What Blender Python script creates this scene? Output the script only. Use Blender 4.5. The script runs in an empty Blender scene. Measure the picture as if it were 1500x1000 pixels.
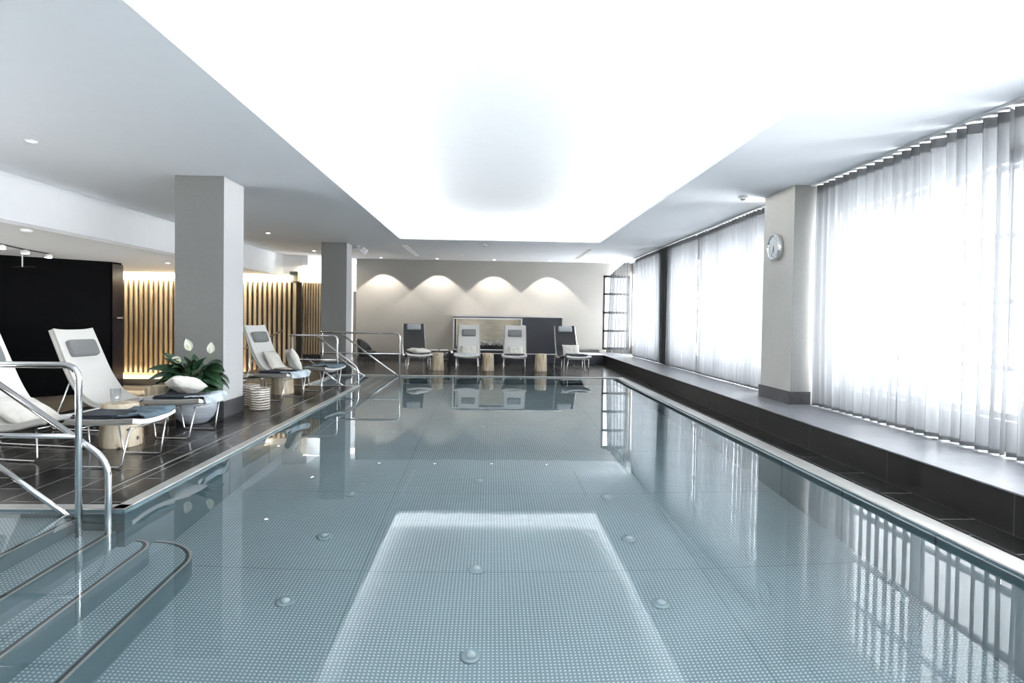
import bpy, bmesh, math, random
from mathutils import Vector, Matrix, noise
random.seed(7)
PI = math.pi
S = bpy.context.scene
COL = S.collection

# ------------------------------------------------------------------ materials
def new_mat(name):
    m = bpy.data.materials.new(name); m.use_nodes = True
    nt = m.node_tree; nt.nodes.clear()
    out = nt.nodes.new('ShaderNodeOutputMaterial')
    return m, nt, out
def N(nt, t, **kw):
    n = nt.nodes.new(t)
    for k, v in kw.items(): setattr(n, k, v)
    return n
def L(nt, a, b): nt.links.new(a, b)
def math_n(nt, op, a, b=None, c=None, clamp=False):
    n = N(nt, 'ShaderNodeMath', operation=op); n.use_clamp = clamp
    for i, v in enumerate((a, b, c)):
        if v is None: continue
        if isinstance(v, (int, float)): n.inputs[i].default_value = v
        else: L(nt, v, n.inputs[i])
    return n.outputs[0]
def ramp(nt, fac, stops):
    r = N(nt, 'ShaderNodeValToRGB')
    e = r.color_ramp.elements
    while len(e) < len(stops): e.new(0.5)
    for i, (p, c) in enumerate(stops):
        e[i].position = p; e[i].color = (*c, 1)
    L(nt, fac, r.inputs[0]); return r.outputs[0]
def c3(c): return (*c, 1)

def pmat(name, col, rough=0.6, metal=0.0, var=0.06, nscale=6.0, bump=0.0, bscale=60.0, spec=0.5, stretch=(1, 1, 1), sheen=0.0):
    m, nt, out = new_mat(name)
    p = N(nt, 'ShaderNodeBsdfPrincipled'); L(nt, p.outputs[0], out.inputs[0])
    p.inputs['Roughness'].default_value = rough; p.inputs['Metallic'].default_value = metal
    p.inputs['Specular IOR Level'].default_value = spec
    if sheen: p.inputs['Sheen Weight'].default_value = sheen
    tc = N(nt, 'ShaderNodeTexCoord'); mp = N(nt, 'ShaderNodeMapping'); mp.inputs['Scale'].default_value = stretch
    L(nt, tc.outputs['Object'], mp.inputs[0])
    nz = N(nt, 'ShaderNodeTexNoise'); nz.inputs['Scale'].default_value = nscale; nz.inputs['Detail'].default_value = 4
    L(nt, mp.outputs[0], nz.inputs['Vector'])
    lo = tuple(max(0, x * (1 - var)) for x in col); hi = tuple(min(1, x * (1 + var)) for x in col)
    L(nt, ramp(nt, nz.outputs[0], [(0.3, lo), (0.7, hi)]), p.inputs['Base Color'])
    if bump:
        b = N(nt, 'ShaderNodeTexNoise'); b.inputs['Scale'].default_value = bscale; b.inputs['Detail'].default_value = 3
        L(nt, mp.outputs[0], b.inputs['Vector'])
        bn = N(nt, 'ShaderNodeBump'); bn.inputs['Strength'].default_value = bump; bn.inputs['Distance'].default_value = 0.01
        L(nt, b.outputs[0], bn.inputs['Height']); L(nt, bn.outputs[0], p.inputs['Normal'])
    return m
def emat(name, col, strength):
    m, nt, out = new_mat(name)
    e = N(nt, 'ShaderNodeEmission'); e.inputs[0].default_value = c3(col); e.inputs[1].default_value = strength
    L(nt, e.outputs[0], out.inputs[0]); return m

def tile_mat(name, base, tw, tl, rough, joint=(0.03, 0.03, 0.032), axis='XY', off=0.5, var=0.25, mortar=0.004, spec=.28):
    """tiles with joints: tw = row height, tl = tile length"""
    m, nt, out = new_mat(name)
    p = N(nt, 'ShaderNodeBsdfPrincipled'); L(nt, p.outputs[0], out.inputs[0])
    p.inputs['Specular IOR Level'].default_value = spec
    tc = N(nt, 'ShaderNodeTexCoord')
    sp = N(nt, 'ShaderNodeSeparateXYZ'); L(nt, tc.outputs['Object'], sp.inputs[0])
    cb = N(nt, 'ShaderNodeCombineXYZ')
    ix = {'X': 0, 'Y': 1, 'Z': 2}
    L(nt, sp.outputs[ix[axis[0]]], cb.inputs[0]); L(nt, sp.outputs[ix[axis[1]]], cb.inputs[1])
    br = N(nt, 'ShaderNodeTexBrick'); br.offset = off
    br.inputs['Scale'].default_value = 1.0; br.inputs['Mortar Size'].default_value = mortar
    br.inputs['Brick Width'].default_value = tl; br.inputs['Row Height'].default_value = tw
    br.inputs['Mortar Smooth'].default_value = 0.1
    br.inputs['Color1'].default_value = c3(tuple(x * (1 - var * .5) for x in base))
    br.inputs['Color2'].default_value = c3(tuple(x * (1 + var * .5) for x in base))
    br.inputs['Mortar'].default_value = c3(joint)
    L(nt, cb.outputs[0], br.inputs['Vector'])
    nz = N(nt, 'ShaderNodeTexNoise'); nz.inputs['Scale'].default_value = 9; nz.inputs['Detail'].default_value = 6
    L(nt, tc.outputs['Object'], nz.inputs['Vector'])
    mx = N(nt, 'ShaderNodeMix', data_type='RGBA', blend_type='MULTIPLY'); mx.inputs[0].default_value = 1
    L(nt, br.outputs['Color'], mx.inputs[6]); L(nt, ramp(nt, nz.outputs[0], [(0.3, (.75, .75, .75)), (0.7, (1.15, 1.15, 1.15))]), mx.inputs[7])
    L(nt, mx.outputs[2], p.inputs['Base Color'])
    L(nt, math_n(nt, 'ADD', math_n(nt, 'MULTIPLY', nz.outputs[0], 0.15), rough - 0.07), p.inputs['Roughness'])
    bn = N(nt, 'ShaderNodeBump'); bn.inputs['Strength'].default_value = 0.25; bn.inputs['Distance'].default_value = 0.004
    L(nt, math_n(nt, 'SUBTRACT', 1.0, br.outputs['Fac']), bn.inputs['Height']); L(nt, bn.outputs[0], p.inputs['Normal'])
    return m

def steel_stud_mat(name, base, stud, pitch, seam=2.0):
    m, nt, out = new_mat(name)
    p = N(nt, 'ShaderNodeBsdfPrincipled'); L(nt, p.outputs[0], out.inputs[0])
    p.inputs['Roughness'].default_value = 0.45; p.inputs['Metallic'].default_value = 0.25
    tc = N(nt, 'ShaderNodeTexCoord'); sp = N(nt, 'ShaderNodeSeparateXYZ'); L(nt, tc.outputs['Object'], sp.inputs[0])
    fx = math_n(nt, 'SUBTRACT', math_n(nt, 'FRACT', math_n(nt, 'DIVIDE', sp.outputs[0], pitch)), 0.5)
    fy = math_n(nt, 'SUBTRACT', math_n(nt, 'FRACT', math_n(nt, 'DIVIDE', sp.outputs[1], pitch)), 0.5)
    d = math_n(nt, 'SQRT', math_n(nt, 'ADD', math_n(nt, 'MULTIPLY', fx, fx), math_n(nt, 'MULTIPLY', fy, fy)))
    mr = N(nt, 'ShaderNodeMapRange', interpolation_type='SMOOTHSTEP')
    mr.inputs[1].default_value = 0.17; mr.inputs[2].default_value = 0.32; mr.inputs[3].default_value = 1; mr.inputs[4].default_value = 0
    L(nt, d, mr.inputs[0])
    # welded seams between sheets
    sx = math_n(nt, 'LESS_THAN', math_n(nt, 'FRACT', math_n(nt, 'DIVIDE', math_n(nt, 'ADD', sp.outputs[0], 0.9), 2.45)), 0.004)
    sy = math_n(nt, 'LESS_THAN', math_n(nt, 'FRACT', math_n(nt, 'DIVIDE', math_n(nt, 'ADD', sp.outputs[1], 0.2), 1.5)), 0.007)
    sm = math_n(nt, 'MAXIMUM', sx, sy) if seam else None
    nz = N(nt, 'ShaderNodeTexNoise'); nz.inputs['Scale'].default_value = 1.3
    L(nt, tc.outputs['Object'], nz.inputs['Vector'])
    basec = ramp(nt, nz.outputs[0], [(0.3, tuple(x * .9 for x in base)), (0.7, tuple(x * 1.1 for x in base))])
    mx = N(nt, 'ShaderNodeMix', data_type='RGBA'); L(nt, mr.outputs[0], mx.inputs[0])
    L(nt, basec, mx.inputs[6]); mx.inputs[7].default_value = c3(stud)
    col = mx.outputs[2]
    if seam:
        m2 = N(nt, 'ShaderNodeMix', data_type='RGBA'); L(nt, math_n(nt, 'MULTIPLY', sm, 0.38), m2.inputs[0])
        L(nt, col, m2.inputs[6]); m2.inputs[7].default_value = (0.03, 0.06, 0.07, 1); col = m2.outputs[2]
    L(nt, col, p.inputs['Base Color'])
    bn = N(nt, 'ShaderNodeBump'); bn.inputs['Strength'].default_value = 0.5; bn.inputs['Distance'].default_value = 0.004
    L(nt, mr.outputs[0], bn.inputs['Height']); L(nt, bn.outputs[0], p.inputs['Normal'])
    return m

def wood_mat(name, dark, light, axis='Z', scale=14.0, rough=0.55):
    m, nt, out = new_mat(name)
    p = N(nt, 'ShaderNodeBsdfPrincipled'); L(nt, p.outputs[0], out.inputs[0]); p.inputs['Roughness'].default_value = rough
    tc = N(nt, 'ShaderNodeTexCoord'); mp = N(nt, 'ShaderNodeMapping')
    st = {'X': (.08, 1, 1), 'Y': (1, .08, 1), 'Z': (1, 1, .08)}[axis]
    mp.inputs['Scale'].default_value = st; L(nt, tc.outputs['Object'], mp.inputs[0])
    nz = N(nt, 'ShaderNodeTexNoise'); nz.inputs['Scale'].default_value = scale; nz.inputs['Detail'].default_value = 5
    L(nt, mp.outputs[0], nz.inputs['Vector'])
    L(nt, ramp(nt, nz.outputs[0], [(0.32, dark), (0.68, light)]), p.inputs['Base Color'])
    return m

def log_mat(name):
    m, nt, out = new_mat(name)
    p = N(nt, 'ShaderNodeBsdfPrincipled'); L(nt, p.outputs[0], out.inputs[0]); p.inputs['Roughness'].default_value = 0.6
    tc = N(nt, 'ShaderNodeTexCoord'); mp = N(nt, 'ShaderNodeMapping'); mp.inputs['Scale'].default_value = (1, 1, .15)
    oi = N(nt, 'ShaderNodeObjectInfo')
    va = N(nt, 'ShaderNodeVectorMath', operation='ADD'); L(nt, tc.outputs['Object'], va.inputs[0]); L(nt, oi.outputs['Location'], va.inputs[1])
    L(nt, va.outputs[0], mp.inputs[0])
    nz = N(nt, 'ShaderNodeTexNoise'); nz.inputs['Scale'].default_value = 16; nz.inputs['Detail'].default_value = 5; L(nt, mp.outputs[0], nz.inputs['Vector'])
    c = ramp(nt, nz.outputs[0], [(0.3, (.36, .25, .14)), (0.55, (.64, .555, .42)), (0.75, (.74, .665, .53))])
    # knots
    vo = N(nt, 'ShaderNodeTexVoronoi'); vo.inputs['Scale'].default_value = 5.5; L(nt, va.outputs[0], vo.inputs['Vector'])
    k = ramp(nt, vo.outputs['Distance'], [(0.05, (.08, .04, .02)), (0.16, (1, 1, 1))])
    mx = N(nt, 'ShaderNodeMix', data_type='RGBA', blend_type='MULTIPLY'); mx.inputs[0].default_value = 1
    L(nt, c, mx.inputs[6]); L(nt, k, mx.inputs[7]); L(nt, mx.outputs[2], p.inputs['Base Color'])
    return m

M = {}
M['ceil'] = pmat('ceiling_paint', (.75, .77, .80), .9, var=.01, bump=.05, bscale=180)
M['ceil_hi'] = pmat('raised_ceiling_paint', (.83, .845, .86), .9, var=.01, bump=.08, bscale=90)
M['ceil_grey'] = pmat('grey_ceiling_paint', (.55, .54, .52), .9, var=.02)
M['white'] = pmat('white_paint', (.84, .85, .86), .85, var=.01)
M['backwall'] = pmat('textured_warm_grey_wallcover', (.31, .298, .278), .9, var=.05, nscale=40, stretch=(.15, 1, 3), bump=.08, bscale=120)
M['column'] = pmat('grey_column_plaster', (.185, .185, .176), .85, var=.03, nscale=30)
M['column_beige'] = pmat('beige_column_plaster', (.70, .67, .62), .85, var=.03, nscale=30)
M['column_lit'] = pmat('window_lit_column_plaster', (.50, .50, .50), .85, var=.02, nscale=30)  # paler copy, window light on the columns' right faces put into the colour
M['column_shade'] = pmat('shaded_beige_plaster', (.25, .245, .235), .85, var=.03, nscale=30)  # shade of the clock column's near face put into the colour
M['dark_tile'] = tile_mat('anthracite_deck_tile', (.016, .0152, .0144), .30, .60, .20, joint=(.20, .195, .19), axis='YX', mortar=.006)
M['dark_tile_v'] = tile_mat('anthracite_riser_tile', (.0115, .0108, .010), 3.0, 1.2, .5, joint=(.06, .057, .054), axis='YZ', off=0, spec=.15)
M['bench_v'] = tile_mat('anthracite_bench_tile', (.030, .032, .038), 3.0, 1.2, .5, joint=(.02, .02, .02), axis='XZ', off=0)
M['ledge_top'] = tile_mat('grey_ledge_tile', (.21, .218, .235), 3.3, 1.2, .33, joint=(.15, .15, .15), axis='YX', off=0, spec=.6)
M['skirting'] = pmat('dark_skirting', (.045, .045, .048), .45, var=.2, nscale=20)
M['lower_floor'] = wood_mat('pale_floor_boards', (.22, .185, .14), (.38, .33, .26), 'X', 6, .35)
M['black_wall'] = pmat('black_wall_panel', (.0022, .0022, .0026), .85, var=.2, spec=.08)
M['black_glass'] = pmat('dark_tinted_door', (.006, .006, .011), .2, var=.2, spec=.3)
M['slat'] = wood_mat('oak_slats', (.27, .20, .125), (.48, .385, .265), 'Z', 12)
M['slat_back'] = pmat('dark_slat_backing', (.035, .025, .015), .8)
M['steel_floor'] = steel_stud_mat('studded_pool_steel', (.23, .322, .35), (.70, .80, .83), .025)
M['steel_step'] = steel_stud_mat('studded_step_steel', (.24, .335, .365), (.70, .82, .84), .025, seam=0)
M['steel_wall'] = pmat('smooth_pool_steel', (.125, .195, .22), .75, 0, var=.05, nscale=1.5, spec=.12)
M['steel_edge'] = pmat('brushed_pool_rim_steel', (.50, .49, .465), .32, .35, var=.08, nscale=10)
M['inlet_cap'] = pmat('pale_inlet_cap', (.60, .70, .73), .4, 0, var=.03)
M['inlet'] = pmat('inlet_flange_steel', (.36, .46, .49), .3, .4)
M['steel_dark'] = pmat('dark_step_nosing', (.03, .045, .05), .5, .2)
M['chrome'] = pmat('polished_stainless', (.80, .80, .80), .14, 1.0, var=.03)
M['leg_steel'] = pmat('satin_steel_tube', (.72, .72, .72), .25, 1.0, var=.03)
M['sling_white'] = pmat('offwhite_woven_sling', (.74, .73, .70), .8, var=.03, nscale=80, bump=.08, bscale=300)
M['sling_edge'] = pmat('grey_sling_hem', (.42, .41, .38), .8, var=.05)
M['pad_side'] = pmat('shaded_pad_sides', (.17, .165, .15), .8, var=.05)  # grey carries the shade on pad sides turned from the windows
M['sling_dark'] = pmat('charcoal_woven_sling', (.024, .024, .026), .75, var=.15, nscale=80, bump=.1, bscale=300)
M['headrest'] = pmat('grey_headrest_fabric', (.19, .195, .195), .85, var=.06, nscale=60)
M['headrest_light'] = pmat('light_grey_headrest_fabric', (.42, .44, .47), .85, var=.06, nscale=60)
M['linen'] = pmat('natural_linen', (.72, .70, .64), .9, var=.08, nscale=20, bump=.35, bscale=26, sheen=.2)
M['towel_navy'] = pmat('navy_terry', (.012, .016, .024), .95, var=.25, nscale=60, bump=.3, bscale=200)
M['towel_blue'] = pmat('slate_blue_terry', (.085, .125, .155), .95, var=.25, nscale=14, bump=.5, bscale=60)
M['towel_pale'] = pmat('pale_blue_white_terry', (.50, .57, .62), .95, var=.4, nscale=9, bump=.5, bscale=60)
M['log'] = log_mat('sawn_log_wood')
M['leaf'] = pmat('peace_lily_leaf', (.022, .056, .026), .28, var=.45, nscale=18)
M['stem'] = pmat('green_stem', (.10, .17, .06), .5)
M['petal'] = pmat('white_spathe', (.80, .82, .74), .6, var=.05)
M['spadix'] = pmat('cream_spadix', (.70, .66, .40), .8)
M['pot'] = pmat('grey_glazed_ceramic', (.36, .39, .43), .22, var=.25, nscale=5, stretch=(1, 1, 5))
M['soil'] = pmat('dark_soil', (.03, .022, .015), .95, bump=.5)
M['black_metal'] = pmat('black_metal', (.010, .010, .012), .4, .3)
M['frame_black'] = pmat('black_window_frame', (.012, .012, .014), .4)
M['frame_grey'] = pmat('dark_grey_window_frame', (.30, .305, .31), .5)
M['panel_navy'] = pmat('anthracite_panel', (.015, .017, .024), .5, var=.06)
M['firewall'] = pmat('beige_firebox_lining', (.60, .565, .48), .7, var=.12, nscale=4, stretch=(1, 1, 4))
M['ash'] = pmat('pale_ash_pieces', (.70, .69, .66), .8, var=.2)
M['coal'] = pmat('black_coals', (.008, .008, .008), .6, bump=.4)
M['trim_white'] = pmat('white_trim', (.93, .93, .93), .5, var=.01)
M['clock_face'] = pmat('white_clock_face', (.93, .93, .92), .9, var=.01, spec=0)
M['plastic'] = pmat('white_plastic', (.80, .80, .80), .4, var=.02)
M['candle'] = emat('candle_glow', (1.0, .86, .62), 2.2)
M['led'] = emat('cove_led', (.97, .985, 1.0), 232.0)
M['led_warm'] = emat('warm_led', (1.0, .86, .62), 7.0)
M['spot_face'] = emat('downlight_lens', (1.0, .97, .92), 14.0)
M['exit'] = emat('exit_sign_face', (.93, .98, 1.0), 1.6)
M['handrail_wood'] = wood_mat('brown_handrail_wood', (.16, .11, .07), (.28, .20, .13), 'X', 10)

def stripe_mat():
    m, nt, out = new_mat('striped_lantern_glass')
    p = N(nt, 'ShaderNodeBsdfPrincipled'); L(nt, p.outputs[0], out.inputs[0]); p.inputs['Roughness'].default_value = .3
    tc = N(nt, 'ShaderNodeTexCoord'); sp = N(nt, 'ShaderNodeSeparateXYZ'); L(nt, tc.outputs['Object'], sp.inputs[0])
    nz = N(nt, 'ShaderNodeTexNoise'); nz.inputs['Scale'].default_value = 9; L(nt, tc.outputs['Object'], nz.inputs['Vector'])
    ph = math_n(nt, 'ADD', math_n(nt, 'MULTIPLY', sp.outputs[2], 190.0), math_n(nt, 'MULTIPLY', nz.outputs[0], 7.0))
    s = math_n(nt, 'SINE', ph)
    L(nt, ramp(nt, math_n(nt, 'MULTIPLY_ADD', s, .5, .5), [(.35, (.06, .05, .045)), (.55, (.66, .63, .58))]), p.inputs['Base Color'])
    p.inputs['Emission Color'].default_value = (1, .85, .6, 1); p.inputs['Emission Strength'].default_value = .04
    return m
M['stripes'] = stripe_mat()

def glass_mat(name, rough=0.0, tint=(1, 1, 1), gl=.08):
    m, nt, out = new_mat(name)
    t = N(nt, 'ShaderNodeBsdfTransparent'); t.inputs[0].default_value = c3(tint)
    g = N(nt, 'ShaderNodeBsdfGlossy'); g.inputs['Roughness'].default_value = rough + .02
    nz = N(nt, 'ShaderNodeTexNoise'); nz.inputs['Scale'].default_value = 1.0
    mx = N(nt, 'ShaderNodeMixShader')
    L(nt, math_n(nt, 'MULTIPLY_ADD', nz.outputs[0], .01, gl), mx.inputs[0])
    L(nt, t.outputs[0], mx.inputs[1]); L(nt, g.outputs[0], mx.inputs[2]); L(nt, mx.outputs[0], out.inputs[0]); return m
M['pane'] = glass_mat('window_pane')
M['pane_dimmed'] = glass_mat('sky_dimming_pane', tint=(.15, .155, .16))  # dark tint added to dim the sky seen through the corner window
M['tumbler'] = glass_mat('drinking_glass', tint=(.93, .95, .96), gl=.22)

def water_mat():
    m, nt, out = new_mat('pool_water')
    g = N(nt, 'ShaderNodeBsdfGlass'); g.inputs['IOR'].default_value = 1.333; g.inputs['Roughness'].default_value = 0
    g.inputs['Color'].default_value = (.97, .99, 1, 1)
    tc = N(nt, 'ShaderNodeTexCoord')
    a = N(nt, 'ShaderNodeTexNoise'); a.inputs['Scale'].default_value = 1.6; a.inputs['Detail'].default_value = 2
    b = N(nt, 'ShaderNodeTexNoise'); b.inputs['Scale'].default_value = 9.0; b.inputs['Detail'].default_value = 1
    L(nt, tc.outputs['Object'], a.inputs['Vector']); L(nt, tc.outputs['Object'], b.inputs['Vector'])
    h = math_n(nt, 'MULTIPLY_ADD', b.outputs[0], .10, a.outputs[0])
    bn = N(nt, 'ShaderNodeBump'); bn.inputs['Strength'].default_value = 1.0; bn.inputs['Distance'].default_value = .0005
    L(nt, h, bn.inputs['Height']); L(nt, bn.outputs[0], g.inputs['Normal'])
    L(nt, g.outputs[0], out.inputs[0]); return m
M['water'] = water_mat()

def sheer_mat(name, transp, col):
    m, nt, out = new_mat(name)
    t = N(nt, 'ShaderNodeBsdfTransparent'); tr = N(nt, 'ShaderNodeBsdfTranslucent'); d = N(nt, 'ShaderNodeBsdfDiffuse')
    tc = N(nt, 'ShaderNodeTexCoord'); nz = N(nt, 'ShaderNodeTexNoise'); nz.inputs['Scale'].default_value = 60
    mp = N(nt, 'ShaderNodeMapping'); mp.inputs['Scale'].default_value = (1, 1, .05); L(nt, tc.outputs['Object'], mp.inputs[0]); L(nt, mp.outputs[0], nz.inputs['Vector'])
    c = ramp(nt, nz.outputs[0], [(.3, tuple(x * .92 for x in col)), (.7, col)])
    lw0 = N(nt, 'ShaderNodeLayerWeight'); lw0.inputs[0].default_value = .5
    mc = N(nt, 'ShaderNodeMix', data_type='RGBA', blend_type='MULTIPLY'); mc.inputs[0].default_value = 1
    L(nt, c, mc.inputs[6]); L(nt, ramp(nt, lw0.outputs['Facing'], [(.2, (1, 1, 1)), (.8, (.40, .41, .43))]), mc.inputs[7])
    L(nt, mc.outputs[2], tr.inputs[0]); L(nt, c, d.inputs[0])
    m1 = N(nt, 'ShaderNodeMixShader'); m1.inputs[0].default_value = .35; L(nt, tr.outputs[0], m1.inputs[1]); L(nt, d.outputs[0], m1.inputs[2])
    lw = N(nt, 'ShaderNodeLayerWeight'); lw.inputs[0].default_value = .5
    m2 = N(nt, 'ShaderNodeMixShader'); L(nt, math_n(nt, 'MULTIPLY', math_n(nt, 'POWER', math_n(nt, 'SUBTRACT', 1.0, lw.outputs['Facing'], clamp=True), 1.4), transp), m2.inputs[0]); L(nt, m1.outputs[0], m2.inputs[1]); L(nt, t.outputs[0], m2.inputs[2])
    L(nt, m2.outputs[0], out.inputs[0]); return m
M['sheer'] = sheer_mat('white_sheer_voile', .12, (.198, .206, .214))
M['sheer_thin'] = sheer_mat('thin_sheer_voile', .30, (.13, .133, .136))

# ------------------------------------------------------------------ mesh helpers
def box(bm, x0, x1, y0, y1, z0, z1):
    v = [bm.verts.new(p) for p in ((x0, y0, z0), (x1, y0, z0), (x1, y1, z0), (x0, y1, z0), (x0, y0, z1), (x1, y0, z1), (x1, y1, z1), (x0, y1, z1))]
    for f in ((0, 3, 2, 1), (4, 5, 6, 7), (0, 1, 5, 4), (1, 2, 6, 5), (2, 3, 7, 6), (3, 0, 4, 7)): bm.faces.new([v[i] for i in f])
    return v
def prism(bm, poly, z0, z1):
    n = len(poly); a = sum(poly[i][0] * poly[(i + 1) % n][1] - poly[(i + 1) % n][0] * poly[i][1] for i in range(n))
    if a < 0: poly = poly[::-1]
    b = [bm.verts.new((x, y, z0)) for x, y in poly]; t = [bm.verts.new((x, y, z1)) for x, y in poly]
    bm.faces.new(b[::-1]); bm.faces.new(t)
    for i in range(n): bm.faces.new((b[i], b[(i + 1) % n], t[(i + 1) % n], t[i]))
def fillet(pts, r, n=6):
    pts = [Vector(p) for p in pts]; out = [pts[0]]
    for i in range(1, len(pts) - 1):
        a, b, c = pts[i - 1], pts[i], pts[i + 1]
        d1 = (a - b); d2 = (c - b); l = min(r, d1.length * .49, d2.length * .49)
        p1 = b + d1.normalized() * l; p2 = b + d2.normalized() * l
        for k in range(n + 1):
            t = k / n; out.append((1 - t) ** 2 * p1 + 2 * t * (1 - t) * b + t * t * p2)
    out.append(pts[-1]); return out
def tube(bm, pts, r, seg=10, closed=False, cap=True):
    pts = [Vector(p) for p in pts]; n = len(pts); rings = []
    up = None
    for i in range(n):
        if closed: t = pts[(i + 1) % n] - pts[i - 1]
        else: t = (pts[min(i + 1, n - 1)] - pts[max(i - 1, 0)])
        t.normalize()
        if up is None:
            up = Vector((0, 0, 1)) if abs(t.z) < .9 else Vector((1, 0, 0))
        s = t.cross(up)
        if s.length < 1e-5: s = t.cross(Vector((0, 1, 0)))
        s.normalize(); up = s.cross(t).normalized()
        rr = r[i] if isinstance(r, (list, tuple)) else r
        rings.append([bm.verts.new(pts[i] + rr * (math.cos(2 * PI * k / seg) * s + math.sin(2 * PI * k / seg) * up)) for k in range(seg)])
    for i in range(n if closed else n - 1):
        A, B = rings[i], rings[(i + 1) % n]
        for k in range(seg): bm.faces.new((A[k], A[(k + 1) % seg], B[(k + 1) % seg], B[k]))
    if cap and not closed:
        bm.faces.new(rings[0][::-1]); bm.faces.new(rings[-1])
def lathe(bm, prof, c=(0, 0, 0), seg=28, wob=None):
    rings = []
    for (r, z) in prof:
        ring = []
        for k in range(seg):
            a = 2 * PI * k / seg; q = r * (1 + (wob(a, z) if wob else 0))
            ring.append(bm.verts.new((c[0] + q * math.cos(a), c[1] + q * math.sin(a), c[2] + z)))
        rings.append(ring)
    for A, B in zip(rings[:-1], rings[1:]):
        for k in range(seg): bm.faces.new((A[k], A[(k + 1) % seg], B[(k + 1) % seg], B[k]))
    if prof[0][0] > 1e-4: bm.faces.new(rings[0][::-1])
    if prof[-1][0] > 1e-4: bm.faces.new(rings[-1])
def sheet(bm, f, nu, nv, thick=0.0, edge_mat=0):
    """surface f(u,v) 0..1, optionally thickened into a closed slab along its normal"""
    P = [[Vector(f(i / nu, j / nv)) for j in range(nv + 1)] for i in range(nu + 1)]
    T = [[bm.verts.new(p) for p in row] for row in P]
    for i in range(nu):
        for j in range(nv): bm.faces.new((T[i][j], T[i + 1][j], T[i + 1][j + 1], T[i][j + 1]))
    side0 = []
    if thick:
        def nrm(i, j):
            a = P[min(i + 1, nu)][j] - P[max(i - 1, 0)][j]; b = P[i][min(j + 1, nv)] - P[i][max(j - 1, 0)]
            return a.cross(b).normalized()
        B = [[bm.verts.new(P[i][j] - nrm(i, j) * thick) for j in range(nv + 1)] for i in range(nu + 1)]
        for i in range(nu):
            for j in range(nv): bm.faces.new((B[i][j], B[i][j + 1], B[i + 1][j + 1], B[i + 1][j]))
        for i in range(nu):
            bm.faces.new((T[i][0], B[i][0], B[i + 1][0], T[i + 1][0])); bm.faces.new((T[i][nv], T[i + 1][nv], B[i + 1][nv], B[i][nv]))
        for j in range(nv):
            side0 += [bm.faces.new((T[0][j], T[0][j + 1], B[0][j + 1], B[0][j])), bm.faces.new((T[nu][j], B[nu][j], B[nu][j + 1], T[nu][j + 1]))]
        if edge_mat:
            for q in side0: q.material_index = edge_mat
def BM(): return bmesh.new()
def obj(name, bm, mat, parent=None, smooth=False, bevel=0, subsurf=0, loc=None, fix=True):
    if fix: bmesh.ops.recalc_face_normals(bm, faces=bm.faces[:])
    me = bpy.data.meshes.new(name); bm.to_mesh(me); bm.free()
    for m in (mat if isinstance(mat, (list, tuple)) else [mat]): me.materials.append(m)
    if smooth:
        for p in me.polygons: p.use_smooth = True
    o = bpy.data.objects.new(name, me); COL.objects.link(o)
    if parent: o.parent = parent
    if loc: o.location = loc
    if bevel:
        b = o.modifiers.new('bevel', 'BEVEL'); b.width = bevel; b.segments = 2; b.limit_method = 'ANGLE'; b.angle_limit = math.radians(40)
    if subsurf:
        s = o.modifiers.new('subd', 'SUBSURF'); s.levels = subsurf; s.render_levels = subsurf
    return o
def tag(o, label, cat, group=None, kind=None):
    if label: o['label'] = label
    if cat: o['category'] = cat
    if group: o['group'] = group
    if kind: o['kind'] = kind
    return o
def face_mat(o, n, k):
    for p in o.data.polygons:
        if p.normal.dot(Vector(n)) > .9: p.material_index = k
def thing(name, label, cat, loc=(0, 0, 0), rz=0, group=None):
    o = bpy.data.objects.new(name, None); COL.objects.link(o); o.empty_display_size = .1
    o.location = loc; o.rotation_euler = (0, 0, rz); return tag(o, label, cat, group)
def struct(name, bm, mat, label, cat, parent=None, **kw):
    o = obj(name, bm, mat, parent, **kw)
    if not parent: tag(o, label, cat, kind='structure')
    return o
def dup(o, loc, rz, label, group=None):
    r = o.copy(); COL.objects.link(r); r.location = loc; r.rotation_euler = (0, 0, rz); r['label'] = label
    if group: r['group'] = group
    for ch in list(o.children):
        c = ch.copy(); COL.objects.link(c); c.parent = r
        for g in list(ch.children):
            d = g.copy(); COL.objects.link(d); d.parent = c
    return r
def bx(name, dims, mat, parent=None, bevel=0):
    bm = BM(); box(bm, *dims); return obj(name, bm, mat, parent, bevel=bevel)

# ------------------------------------------------------------------ camera
f_px, yaw, pitch, roll, H = 885.0, 0.0351, -0.0214, 0.0149, 1.30
fw = Vector((math.sin(yaw) * math.cos(pitch), math.cos(yaw) * math.cos(pitch), math.sin(pitch)))
rt = Vector((math.cos(yaw), -math.sin(yaw), 0)); up = rt.cross(fw)
rr = math.cos(roll) * rt + math.sin(roll) * up; uu = -math.sin(roll) * rt + math.cos(roll) * up
cd = bpy.data.cameras.new('camera'); cam = bpy.data.objects.new('camera', cd); COL.objects.link(cam)
cd.sensor_fit = 'HORIZONTAL'; cd.sensor_width = 36; cd.lens = f_px / 1500 * 36; cd.shift_y = -15.85 / 1500
cd.clip_start = .05; cd.clip_end = 200
mw = Matrix((rr, uu, -fw)).transposed().to_4x4(); mw.translation = Vector((0, 0, H)); cam.matrix_world = mw
S.camera = cam

# ------------------------------------------------------------------ dimensions
CZ = 3.0                       # main ceiling
PXL, PXR = -2.40, 2.80         # pool inner edges
PYN, PYF = 0.9, 13.32
RX = -3.35                     # stair recess end
RN0, RN1, RF0, RF1 = 1.7, 4.05, 11.3, 13.32
LX = 3.25; LZ = .27            # window ledge
BY = 18.3; BBY = 17.3          # back wall, bench front
PD = -1.28                     # pool depth
WZ = -.018                     # water level
DX = -5.5; LFZ = -.55          # deck edge on the left, lower floor

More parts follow.
